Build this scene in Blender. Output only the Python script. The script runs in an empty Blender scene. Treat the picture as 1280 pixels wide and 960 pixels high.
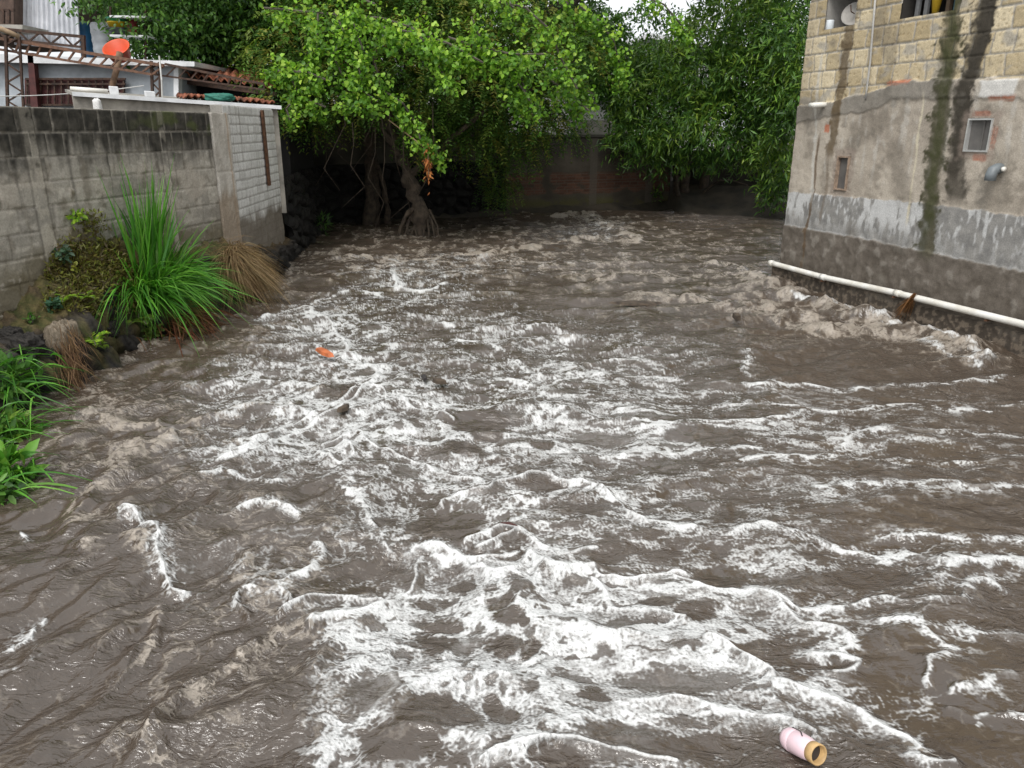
import bpy, math, random
import numpy as np

# ---------------------------------------------------------------- camera, light, exposure
SC = bpy.context.scene
FPX, CX, CY = 961.0, 640.0, 480.0            # focal length and centre in pixels of the 1280 x 960 photograph
PIT = math.atan(320.0 / FPX)                 # the camera looks down at the water
CAMH = 2.0
cam_d = bpy.data.cameras.new('camera'); cam = bpy.data.objects.new('camera', cam_d)
SC.collection.objects.link(cam); SC.camera = cam
cam_d.sensor_width = 36.0; cam_d.lens = 36.0 * FPX / 1280.0
cam_d.clip_start = 0.05; cam_d.clip_end = 500.0
cam.location = (0, 0, CAMH); cam.rotation_euler = (math.pi / 2 - PIT, 0, 0)

SUN_EL, SUN_AZ = math.radians(52), math.radians(200)
W = bpy.data.worlds.new('World'); SC.world = W; W.use_nodes = True
wn, wl = W.node_tree.nodes, W.node_tree.links
bg = wn['Background']; sky = wn.new('ShaderNodeTexSky'); sky.sky_type = 'NISHITA'; sky.sun_disc = False
sky.sun_elevation = SUN_EL; sky.sun_rotation = SUN_AZ; sky.dust_density = 4.0; sky.air_density = 1.0
hs = wn.new('ShaderNodeHueSaturation'); hs.inputs['Saturation'].default_value = 0.10   # overcast: a grey sky
wl.new(sky.outputs[0], hs.inputs['Color']); wx_ = wn.new('ShaderNodeMix'); wx_.data_type = 'RGBA'; wx_.inputs[0].default_value = 0.55
wx_.inputs[7].default_value = (8.6, 8.9, 9.2, 1)                                       # the even cloud sheet
wl.new(hs.outputs[0], wx_.inputs[6]); wl.new(wx_.outputs[2], bg.inputs['Color'])
bg.inputs['Strength'].default_value = 0.12
sun_d = bpy.data.lights.new('sun', 'SUN'); sun = bpy.data.objects.new('sun', sun_d)
SC.collection.objects.link(sun)
sun_d.energy = 1.5; sun_d.angle = math.radians(25); sun_d.color = (1.0, 0.97, 0.93)
sun.rotation_euler = (math.pi / 2 - SUN_EL, 0, math.pi - SUN_AZ)
SC.view_settings.view_transform = 'Standard'; SC.view_settings.look = 'None'
SC.view_settings.gamma = 1.0; SC.view_settings.use_curve_mapping = False
SC.view_settings.exposure = 0.5
SC.cycles.max_bounces = 6; SC.cycles.diffuse_bounces = 3; SC.cycles.glossy_bounces = 2
SC.cycles.transmission_bounces = 4; SC.cycles.transparent_max_bounces = 6
SC.cycles.use_denoising = True

# ---------------------------------------------------------------- helpers
COL = SC.collection
SP, CP = math.sin(PIT), math.cos(PIT)

def ray(px, py):
    dx, dy = (px - CX) / FPX, (py - CY) / FPX
    return np.array([dx, CP - SP * dy, -(SP + CP * dy)])

def on_z(px, py, z=0.0):
    r = ray(px, py); t = (z - CAMH) / r[2]
    return np.array([r[0] * t, r[1] * t, z])

def at_y(px, py, Y):
    r = ray(px, py); t = Y / r[1]
    return np.array([r[0] * t, Y, CAMH + r[2] * t])

def smooth(a, b, x):
    t = np.clip((x - a) / (b - a), 0, 1)
    return t * t * (3 - 2 * t)

_perm = {}
def perlin(x, y, seed=0):
    """plain gradient noise on numpy arrays, about -0.7 .. 0.7"""
    if seed not in _perm:
        rg = np.random.RandomState(seed + 11)
        a = rg.rand(512) * 2 * np.pi
        _perm[seed] = (np.tile(rg.permutation(512), 2), np.cos(a).astype(np.float32), np.sin(a).astype(np.float32))
    pm, gc, gs = _perm[seed]
    x0 = np.floor(x); y0 = np.floor(y)
    fx = (x - x0).astype(np.float32); fy = (y - y0).astype(np.float32)
    xi = x0.astype(np.int32) & 511; yi = y0.astype(np.int32) & 511
    x1 = (xi + 1) & 511; y1 = (yi + 1) & 511
    u = fx * fx * fx * (fx * (fx * 6 - 15) + 10); v = fy * fy * fy * (fy * (fy * 6 - 15) + 10)
    px0, px1 = pm[xi], pm[x1]
    h = pm[px0 + yi]; a = gc[h] * fx + gs[h] * fy
    h = pm[px1 + yi]; b = gc[h] * (fx - 1) + gs[h] * fy
    h = pm[px0 + y1]; c = gc[h] * fx + gs[h] * (fy - 1)
    h = pm[px1 + y1]; d = gc[h] * (fx - 1) + gs[h] * (fy - 1)
    ab = a + u * (b - a); cd = c + u * (d - c)
    return ab + v * (cd - ab)

def fbm(x, y, seed=0, octv=4, gain=0.5):
    s = 0; a = 1.0
    for k in range(octv):
        s = s + a * perlin(x * 2 ** k + 3.7 * k, y * 2 ** k - 5.1 * k, seed + k)
        a *= gain
    return s

def ridge(x, y, seed=0):
    return 1.0 - np.minimum(np.abs(perlin(x, y, seed)) * 2.2, 1.0)

def np_mesh(name, V, F, mat, parent=None, attrs=None, smooth_shade=True, loc=None, link=True):
    """one mesh object from numpy vertices and quads / triangles"""
    V = np.asarray(V, np.float32); F = np.asarray(F, np.int32)
    me = bpy.data.meshes.new(name)
    n = F.shape[1]
    me.vertices.add(len(V)); me.vertices.foreach_set('co', V.ravel())
    me.loops.add(F.size); me.loops.foreach_set('vertex_index', F.ravel())
    me.polygons.add(len(F)); me.polygons.foreach_set('loop_start', np.arange(0, F.size, n, dtype=np.int32))
    me.polygons.foreach_set('loop_total', np.full(len(F), n, np.int32))
    if smooth_shade: me.polygons.foreach_set('use_smooth', np.ones(len(F), bool))
    for k, v in (attrs or {}).items():
        v = np.asarray(v, np.float32)
        if v.ndim == 1:
            at = me.attributes.new(k, 'FLOAT', 'POINT'); at.data.foreach_set('value', v)
        else:
            at = me.attributes.new(k, 'FLOAT_COLOR', 'POINT')
            at.data.foreach_set('color', np.c_[v, np.ones(len(v), np.float32)].astype(np.float32).ravel())
    me.update(calc_edges=True); me.materials.append(mat)
    o = bpy.data.objects.new(name, me)
    if link: COL.objects.link(o)
    if parent: o.parent = parent
    if loc is not None: o.location = loc
    return o

def grid_faces(nr, nc, flip=False):
    i = np.arange(nr * nc).reshape(nr, nc)
    q = np.stack([i[:-1, :-1], i[:-1, 1:], i[1:, 1:], i[1:, :-1]], -1).reshape(-1, 4)
    return q[:, ::-1] if flip else q

def tag(o, label=None, cat=None, group=None, kind=None):
    if label: o['label'] = label
    if cat: o['category'] = cat
    if group: o['group'] = group
    if kind: o['kind'] = kind
    return o

def empty(name, loc, label, cat, group=None):
    o = bpy.data.objects.new(name, None); COL.objects.link(o); o.location = loc; o.empty_display_size = 0.1
    return tag(o, label, cat, group)

class MB:
    """collects boxes, bars, tubes, lathes and prisms into one mesh"""
    def __init__(s): s.v = []; s.f = []
    def add(s, v, f):
        b = len(s.v); s.v += [tuple(map(float, p)) for p in v]; s.f += [tuple(b + i for i in q) for q in f]; return s
    def box(s, a, b, c, d):
        """corner a and the three edge vectors"""
        a, b, c, d = (np.array(q, float) for q in (a, b, c, d))
        p = [a, a + b, a + b + c, a + c]; p += [q + d for q in p]
        f = [(0, 3, 2, 1), (4, 5, 6, 7), (0, 1, 5, 4), (1, 2, 6, 5), (2, 3, 7, 6), (3, 0, 4, 7)]
        if np.dot(np.cross(b, c), d) < 0: f = [q[::-1] for q in f]
        return s.add(p, f)
    def abox(s, x0, x1, y0, y1, z0, z1):
        return s.box((x0, y0, z0), (x1 - x0, 0, 0), (0, y1 - y0, 0), (0, 0, z1 - z0))
    def bar(s, p, q, w, h, up=(0, 0, 1)):
        p, q = np.array(p, float), np.array(q, float); d = q - p; n = d / np.linalg.norm(d)
        u = np.cross(n, up)
        if np.linalg.norm(u) < 1e-3: u = np.cross(n, (1, 0, 0))
        u /= np.linalg.norm(u); v = np.cross(u, n)
        return s.box(p - u * w / 2 - v * h / 2, u * w, v * h, d)
    def tube(s, pts, rad, n=8, cap=True):
        pts = [np.array(p, float) for p in pts]
        rad = [rad] * len(pts) if np.isscalar(rad) else list(rad)
        V = []; up = np.array((0.13, 0.21, 1.0))
        for i, p in enumerate(pts):
            t = pts[min(i + 1, len(pts) - 1)] - pts[max(i - 1, 0)]; t = t / (np.linalg.norm(t) + 1e-9)
            u = np.cross(t, up); u = u if np.linalg.norm(u) > 1e-3 else np.cross(t, (1, 0, 0))
            u /= np.linalg.norm(u); w = np.cross(t, u); up = np.cross(u, t)
            V += [p + rad[i] * (math.cos(a) * u + math.sin(a) * w) for a in np.linspace(0, 2 * math.pi, n, endpoint=False)]
        F = [(i * n + j, i * n + (j + 1) % n, (i + 1) * n + (j + 1) % n, (i + 1) * n + j) for i in range(len(pts) - 1) for j in range(n)]
        if cap: F += [tuple(range(n))[::-1], tuple((len(pts) - 1) * n + j for j in range(n))]
        return s.add(V, F)
    def lathe(s, prof, n=24, org=(0, 0, 0), axis=(0, 0, 1)):
        """prof: (radius, along) pairs around an axis"""
        ax = np.array(axis, float); ax /= np.linalg.norm(ax)
        u = np.cross(ax, (0, 0, 1)); u = u if np.linalg.norm(u) > 1e-3 else np.array((1.0, 0, 0))
        u /= np.linalg.norm(u); w = np.cross(ax, u); o = np.array(org, float)
        V = [o + ax * z + r * (math.cos(a) * u + math.sin(a) * w) for r, z in prof for a in np.linspace(0, 2 * math.pi, n, endpoint=False)]
        F = [(i * n + j, i * n + (j + 1) % n, (i + 1) * n + (j + 1) % n, (i + 1) * n + j) for i in range(len(prof) - 1) for j in range(n)]
        return s.add(V, F)
    def build(s, name, mat, parent=None, smooth_shade=False, bevel=0.0, loc=None):
        me = bpy.data.meshes.new(name); me.from_pydata(s.v, [], s.f); me.update(); me.materials.append(mat)
        if smooth_shade: me.polygons.foreach_set('use_smooth', [True] * len(me.polygons))
        o = bpy.data.objects.new(name, me); COL.objects.link(o)
        if loc is not None: o.location = loc
        if parent:
            o.parent = parent
        if bevel:
            b = o.modifiers.new('bevel', 'BEVEL'); b.width = bevel; b.segments = 2; b.limit_method = 'ANGLE'
        return o

def keep(o, parent):
    """parent without moving: the mesh is in world coordinates"""
    o.parent = parent
    o.location = (-parent.location[0], -parent.location[1], -parent.location[2])
    return o

# ---------------------------------------------------------------- materials
def mat_new(name):
    m = bpy.data.materials.new(name); m.use_nodes = True
    nt = m.node_tree; return m, nt, nt.nodes, nt.links, nt.nodes['Principled BSDF']

def mat_plain(name, col, rough=0.6, var=0.25, scale=9.0, bump=0.2, metallic=0.0, col2=None, detail=6.0, spec=0.5):
    """a colour with mottled procedural variation and a fine bump"""
    m, nt, n, l, b = mat_new(name)
    tc = n.new('ShaderNodeTexCoord'); nz = n.new('ShaderNodeTexNoise')
    nz.inputs['Scale'].default_value = scale; nz.inputs['Detail'].default_value = detail; nz.inputs['Roughness'].default_value = 0.65
    l.new(tc.outputs['Object'], nz.inputs['Vector'])
    mx = n.new('ShaderNodeMix'); mx.data_type = 'RGBA'
    c2 = col2 or tuple(c * (1 - var) for c in col)
    mx.inputs[6].default_value = (*[min(1, c * (1 + var * 0.6)) for c in col], 1); mx.inputs[7].default_value = (*c2, 1)
    rp = n.new('ShaderNodeMapRange'); rp.inputs[1].default_value = 0.35; rp.inputs[2].default_value = 0.65
    l.new(nz.outputs[0], rp.inputs[0]); l.new(rp.outputs[0], mx.inputs[0]); l.new(mx.outputs[2], b.inputs['Base Color'])
    b.inputs['Roughness'].default_value = rough; b.inputs['Metallic'].default_value = metallic
    b.inputs['Specular IOR Level'].default_value = spec
    if bump:
        n2 = n.new('ShaderNodeTexNoise'); n2.inputs['Scale'].default_value = scale * 6; n2.inputs['Detail'].default_value = 5
        l.new(tc.outputs['Object'], n2.inputs['Vector'])
        bp = n.new('ShaderNodeBump'); bp.inputs['Strength'].default_value = bump; bp.inputs['Distance'].default_value = 0.01
        l.new(n2.outputs[0], bp.inputs['Height']); l.new(bp.outputs[0], b.inputs['Normal'])
    return m

def mat_attr(name, rough=0.85, nscale=60.0, var=0.35, bump=0.4, spec=0.3, dist=0.006):
    """albedo from the mesh attribute 'col', broken up by fine noise"""
    m, nt, n, l, b = mat_new(name)
    at = n.new('ShaderNodeAttribute'); at.attribute_name = 'col'
    tc = n.new('ShaderNodeTexCoord'); nz = n.new('ShaderNodeTexNoise')
    nz.inputs['Scale'].default_value = nscale; nz.inputs['Detail'].default_value = 6; nz.inputs['Roughness'].default_value = 0.7
    l.new(tc.outputs['Object'], nz.inputs['Vector'])
    mr = n.new('ShaderNodeMapRange'); mr.inputs[1].default_value = 0.25; mr.inputs[2].default_value = 0.75
    mr.inputs[3].default_value = 1 - var; mr.inputs[4].default_value = 1 + var
    l.new(nz.outputs[0], mr.inputs[0])
    vm = n.new('ShaderNodeVectorMath'); vm.operation = 'SCALE'
    l.new(at.outputs['Color'], vm.inputs[0]); l.new(mr.outputs[0], vm.inputs['Scale']); l.new(vm.outputs[0], b.inputs['Base Color'])
    b.inputs['Roughness'].default_value = rough; b.inputs['Specular IOR Level'].default_value = spec
    bp = n.new('ShaderNodeBump'); bp.inputs['Strength'].default_value = bump; bp.inputs['Distance'].default_value = dist
    l.new(nz.outputs[0], bp.inputs['Height']); l.new(bp.outputs[0], b.inputs['Normal'])
    return m

def mat_leaf(name, trans=0.35, rough=0.4, spec=0.4):
    """leaf: colour per leaf from attribute 'col', light also passes through it"""
    m, nt, n, l, b = mat_new(name)
    at = n.new('ShaderNodeAttribute'); at.attribute_name = 'col'
    l.new(at.outputs['Color'], b.inputs['Base Color']); b.inputs['Roughness'].default_value = rough
    b.inputs['Specular IOR Level'].default_value = spec
    tr = n.new('ShaderNodeBsdfTranslucent'); vm = n.new('ShaderNodeVectorMath'); vm.operation = 'MULTIPLY'
    vm.inputs[1].default_value = (1.25, 1.3, 0.6); l.new(at.outputs['Color'], vm.inputs[0]); l.new(vm.outputs[0], tr.inputs['Color'])
    mx = n.new('ShaderNodeMixShader'); mx.inputs[0].default_value = trans
    l.new(b.outputs[0], mx.inputs[1]); l.new(tr.outputs[0], mx.inputs[2]); l.new(mx.outputs[0], n['Material Output'].inputs['Surface'])
    return m

# ---------------------------------------------------------------- the flooded river
# foam and wave lines as (x, y) of the photograph, put down on the water plane: 'w' thick white ropes of foam, 'l' thin lace
# lines, 'b' beige breaking crests.  (kind, width in px, height in m, points)
STROKES = [
 ('w', 11, .05, [(400,783),(417,778),(444,763),(474,747),(497,732),(514,716),(531,692)]),
 ('w', 12, .07, [(516,689),(541,682),(575,687),(588,704),(601,704),(615,714),(642,712),(662,704),(672,692),(685,716),(712,719),(746,714)]),
 ('w', 8, .05, [(588,677),(635,665),(669,670),(689,687),(702,700),(722,705)]),
 ('w', 15, .05, [(545,690),(600,692),(650,690)]),
 ('w', 15, .03, [(695,690),(725,692),(745,684)]),
 ('w', 8, .05, [(746,714),(763,727),(796,729),(815,725),(841,712),(860,714)]),
 ('w', 9, .05, [(746,732),(759,737),(766,754),(780,763),(800,763),(830,771),(858,780)]),
 ('w', 14, .06, [(934,734),(961,747),(984,766),(1011,774),(1038,784),(1055,796),(1057,801),(1045,805)]),
 ('w', 12, .05, [(1020,812),(1038,811),(1062,815),(1070,822),(1060,834),(1045,838)]),
 ('w', 7, .06, [(884,801),(910,811),(937,825),(961,841)]),
 ('w', 13, .05, [(800,880),(850,868),(884,878),(917,892),(968,902),(1001,909),(1018,919)]),
 ('w', 9, .04, [(961,855),(1018,862),(1058,875),(1099,892),(1129,912),(1139,925)]),
 ('w', 9, .05, [(591,956),(635,942),(685,932),(736,935),(769,942),(830,959)]),
 ('l', 22, .01, [(440,782),(460,815),(470,850),(482,868),(455,892),(430,930),(420,962)]),
 ('l', 18, .01, [(520,720),(500,745),(520,765),(560,778),(585,790)]),
 ('l', 18, .01, [(500,860),(540,848),(580,845),(610,850)]),
 ('w', 7, .04, [(327,398),(360,390),(384,386),(401,398),(421,415),(441,441),(472,462),(460,482),(428,499),(390,520),(354,535),(307,556),(267,577)]),
 ('w', 6, .03, [(475,460),(458,487),(428,510),(374,537),(317,557),(267,577)]),
 ('w', 5, .03, [(440,478),(488,500),(525,517),(570,530)]),
 ('w', 6, .03, [(408,551),(448,541),(475,564),(525,577),(559,588),(600,596)]),
 ('w', 7, .05, [(404,566),(413,575),(428,580),(441,574),(443,564),(436,556)]),
 ('l', 5, .02, [(435,604),(445,618),(455,641),(462,658),(482,675),(495,688),(516,689)]),
 ('w', 6, .06, [(552,625),(579,616),(606,614),(623,604),(670,598),(684,601),(707,608),(741,618),(764,625),(788,643),(805,651)]),
 ('w', 7, .05, [(600,682),(640,672),(660,668),(680,682),(694,688)]),
 ('l', 4, .02, [(660,536),(677,547),(690,561),(694,572)]),
 ('l', 4, .02, [(882,480),(942,482),(999,480),(1070,485),(1150,480),(1280,478)]),
 ('l', 4, .02, [(902,504),(976,510),(1043,514),(1120,506),(1200,512),(1280,508)]),
 ('l', 5, .02, [(850,522),(875,527),(909,530),(959,527),(1010,520)]),
 ('l', 5, .02, [(842,561),(942,561),(1036,561),(1060,545),(1130,540),(1280,538)]),
 ('l', 5, .02, [(900,580),(942,574),(1070,571),(1140,580),(1280,572)]),
 ('l', 6, .02, [(1010,607),(1100,605),(1190,612),(1280,608)]),
 ('l', 7, .03, [(960,665),(1038,677),(1085,690),(1135,690),(1186,704),(1280,704)]),
 ('l', 6, .02, [(1060,680),(1120,672),(1200,680),(1280,684)]),
 ('l', 6, .03, [(960,752),(994,751),(1038,747),(1085,737),(1150,748),(1196,744),(1223,729),(1253,731),(1280,742)]),
 ('l', 8, .02, [(1100,770),(1186,784),(1230,790),(1280,788)]),
 ('l', 5, .02, [(1146,774),(1166,798),(1196,815),(1169,842),(1150,860)]),
 ('l', 5, .02, [(1186,868),(1230,864),(1280,861)]),
 ('l', 4, .02, [(1186,892),(1236,898),(1280,892)]),
 ('w', 8, .04, [(830,719),(880,735),(934,734),(990,755)]),
 ('l', 6, .03, [(788,643),(840,655),(900,668),(950,660),(1000,676)]),
 ('w', 6, .05, [(488,344),(495,352),(502,362),(535,364),(560,356)]),
 ('l', 4, .03, [(384,388),(410,372),(450,366),(480,372)]),
 ('l', 3, .02, [(540,400),(580,410),(640,418),(690,410),(705,420),(700,440)]),
 ('l', 3, .02, [(705,430),(715,452),(745,458),(810,446),(870,440)]),
 ('l', 3, .02, [(500,428),(560,425),(610,432),(680,470)]),
 ('l', 4, .02, [(560,478),(610,470),(660,486),(700,482),(760,470),(840,480)]),
 ('l', 3, .02, [(930,440),(940,455),(935,470),(970,478)]),
 ('b', 9, .09, [(421,324),(460,322),(495,327),(535,325),(576,320),(620,317),(670,307),(720,300),(760,296),(795,302)]),
 ('b', 12, .12, [(700,272),(730,268),(760,284),(790,296)]),
 ('b', 8, .10, [(600,322),(634,326)]), ('b', 8, .10, [(750,350),(785,346)]), ('b', 8, .10, [(880,332),(905,330),(930,340)]),
 ('b', 15, .14, [(815,372),(870,376),(930,388),(985,398),(1030,412)]),
 ('b', 19, .24, [(940,345),(975,362),(1050,388),(1122,407),(1175,420),(1205,436),(1228,452)]),
 ('l', 7, .05, [(1000,372),(1050,386),(1122,405),(1175,418),(1205,434),(1230,453)]),
 ('l', 5, .03, [(1150,424),(1170,440),(1200,452),(1226,460)]),
 ('b', 14, .12, [(900,380),(960,385),(1030,402),(1100,414),(1160,424)]),
 ('b', 12, .09, [(102,656),(140,586),(175,557),(227,540)]),
 ('b', 9, .06, [(60,545),(110,520),(160,532),(200,526)]),
 ('b', 10, .06, [(330,352),(280,385),(250,410),(180,432),(140,450)]),
 ('b', 8, .05, [(250,520),(300,510),(350,506),(395,492)]),
 ('w', 8, .06, [(158,643),(188,660),(201,694),(215,721),(238,737)]),
 ('b', 8, .08, [(302,721),(262,741),(222,754),(205,774),(181,805),(161,831)]),
 ('b', 10, .08, [(400,783),(380,788),(350,792),(322,801),(300,815)]),
 ('b', 13, .07, [(290,835),(275,848),(250,866),(228,882),(205,905),(188,929),(198,952)]),
 ('b', 7, .06, [(336,684),(318,695),(302,707),(296,716)]),
 ('l', 6, .05, [(396,677),(380,700),(356,731)]),
 ('l', 5, .05, [(309,772),(306,752),(335,742),(363,741),(372,752)]),
 ('w', 7, .05, [(356,771),(390,752),(410,742),(430,737),(470,741)]),
 ('b', 8, .06, [(110,690),(150,680),(185,690)]),
 ('b', 10, .06, [(130,940),(160,935),(190,945)]),
 ('l', 5, .03, [(0,805),(30,790),(60,770)]), ('l', 5, .03, [(0,838),(20,832),(40,824)]), ('l', 4, .03, [(22,662),(35,668),(48,672)]),
 ('w', 10, .06, [(1140,945),(1160,950),(1185,948)]),
 ('l', 5, .03, [(250,600),(290,590),(360,600)]), ('l', 5, .03, [(280,640),(330,628),(380,636)]),
]
# foam on the water, and mid-river some pale sky reflection painted as foam: (x, y, radius x, radius y, amount)
DENS = [
 (690,905,120,55,.6),(610,855,90,45,.4),(420,425,60,50,.35),(470,830,45,60,.45),
 (650,800,220,110,.5),(770,850,140,95,.5),(620,905,160,55,.35),(420,520,150,60,.32),(720,560,200,80,.2),(720,480,140,50,.24),(960,620,200,60,.12),
 (600,800,150,95,.62),(760,830,110,70,.74),(700,740,110,40,.55),(690,900,170,70,.55),(540,760,80,50,.55),(850,800,120,70,.45),
 (900,880,120,50,.45),(480,890,60,70,.42),(1040,870,110,60,.35),(950,740,120,50,.42),(1080,700,160,25,.34),(1210,720,120,35,.28),
 (640,650,130,40,.45),(820,650,120,35,.42),(560,600,120,40,.45),(720,600,120,35,.42),(450,555,130,30,.62),(400,530,110,28,.55),
 (340,565,90,20,.5),(500,510,110,30,.6),(430,440,60,45,.62),(400,400,70,22,.5),(470,480,60,25,.6),(340,470,90,45,.36),(300,490,70,30,.34),
 (600,540,110,40,.5),(690,520,120,40,.45),(780,540,140,45,.46),(740,460,150,40,.38),(850,500,120,40,.36),(960,545,150,40,.36),
 (1180,500,140,25,.24),(1180,560,140,35,.26),(1180,610,140,20,.24),(1150,800,120,30,.3),(1200,880,110,30,.22),(560,400,120,40,.28),
 (520,370,90,25,.36),(620,440,120,40,.3),(700,420,90,40,.3),(850,420,130,40,.18),(470,650,60,60,.3),(330,720,90,60,.2),
 (250,640,140,80,.12),(100,800,140,120,.07),(740,285,70,20,.3),(600,330,140,25,.22),(500,345,80,25,.3),(840,340,160,50,.16),(990,640,90,30,.25),
]
# beige churned water: (x, y, radius x, radius y, amount)
CHURN = [
 (180,560,160,90,.34),(120,500,110,50,.34),(250,410,110,30,.42),(330,360,80,30,.4),(300,800,140,80,.34),(230,900,120,60,.34),(400,330,120,22,.5),
 (560,320,140,18,.5),(700,285,150,22,.55),(880,300,120,25,.3),(800,345,160,28,.42),(930,375,120,30,.55),(1080,405,110,22,.65),(1190,432,50,22,.75),
 (350,680,120,60,.28),(560,340,200,40,.2),(500,290,150,14,.4),(1150,955,60,20,.5),(640,420,300,60,.1),
]
HOLES = [(545,791,32,24),(635,804,28,13),(672,808,17,13),(531,744,18,10),(615,754,22,11),(635,771,24,11),(571,724,16,8),(615,878,14,16),
(550,890,45,28),(500,925,50,35),(640,893,14,8),(757,861,10,7),(755,872,20,7),(657,776,9,6),(520,900,50,35),(560,655,60,22),
 (660,606,30,13),(640,690,24,8),(760,690,20,16),(585,565,30,10),(610,545,25,7),(600,530,40,12),(675,550,14,10),(880,545,60,10),(430,490,32,12),
 (900,720,30,15),(870,755,30,12),(820,745,25,8),(1080,720,60,16),(1100,820,60,35),(960,810,35,14),(700,955,40,14),(880,925,70,12)]

def worley(x, y, seed=0):
    rg = np.random.RandomState(seed); t = rg.rand(256, 2).astype(np.float32)
    xi, yi = np.floor(x).astype(np.int32), np.floor(y).astype(np.int32); d1 = np.full(x.shape, 9.0, np.float32); d2 = d1.copy(); idm = np.zeros(x.shape, np.float32)
    for a in (-1, 0, 1):
        for b in (-1, 0, 1):
            h = ((xi + a) * 73 + (yi + b) * 157) & 255
            d = np.hypot(xi + a + t[h, 0] - x, yi + b + t[h, 1] - y)
            d2 = np.where(d < d1, d1, np.minimum(d2, d)); idm = np.where(d < d1, h, idm); d1 = np.minimum(d1, d)
    return d1, d2, idm / 255.0

def curve(pts):
    """the points joined by a smooth curve, as short segments"""
    p = np.array(pts, float); o = []
    for i in range(len(p) - 1):
        p0, p1, p2, p3 = p[max(i - 1, 0)], p[i], p[i + 1], p[min(i + 2, len(p) - 1)]
        for f in np.linspace(0, 1, 4)[:-1]:
            o.append(.5 * (2 * p1 + (p2 - p0) * f + (2 * p0 - 5 * p1 + 4 * p2 - p3) * f ** 2 + (3 * p1 - p0 - 3 * p2 + p3) * f ** 3))
    o.append(p[-1]); return list(zip(o[:-1], o[1:]))

def rank(a, s):
    q = np.quantile(a[s].ravel()[::37], np.linspace(0, 1, 101))
    return np.interp(a, q, np.linspace(0, 1, 101)).astype(np.float32)

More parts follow.
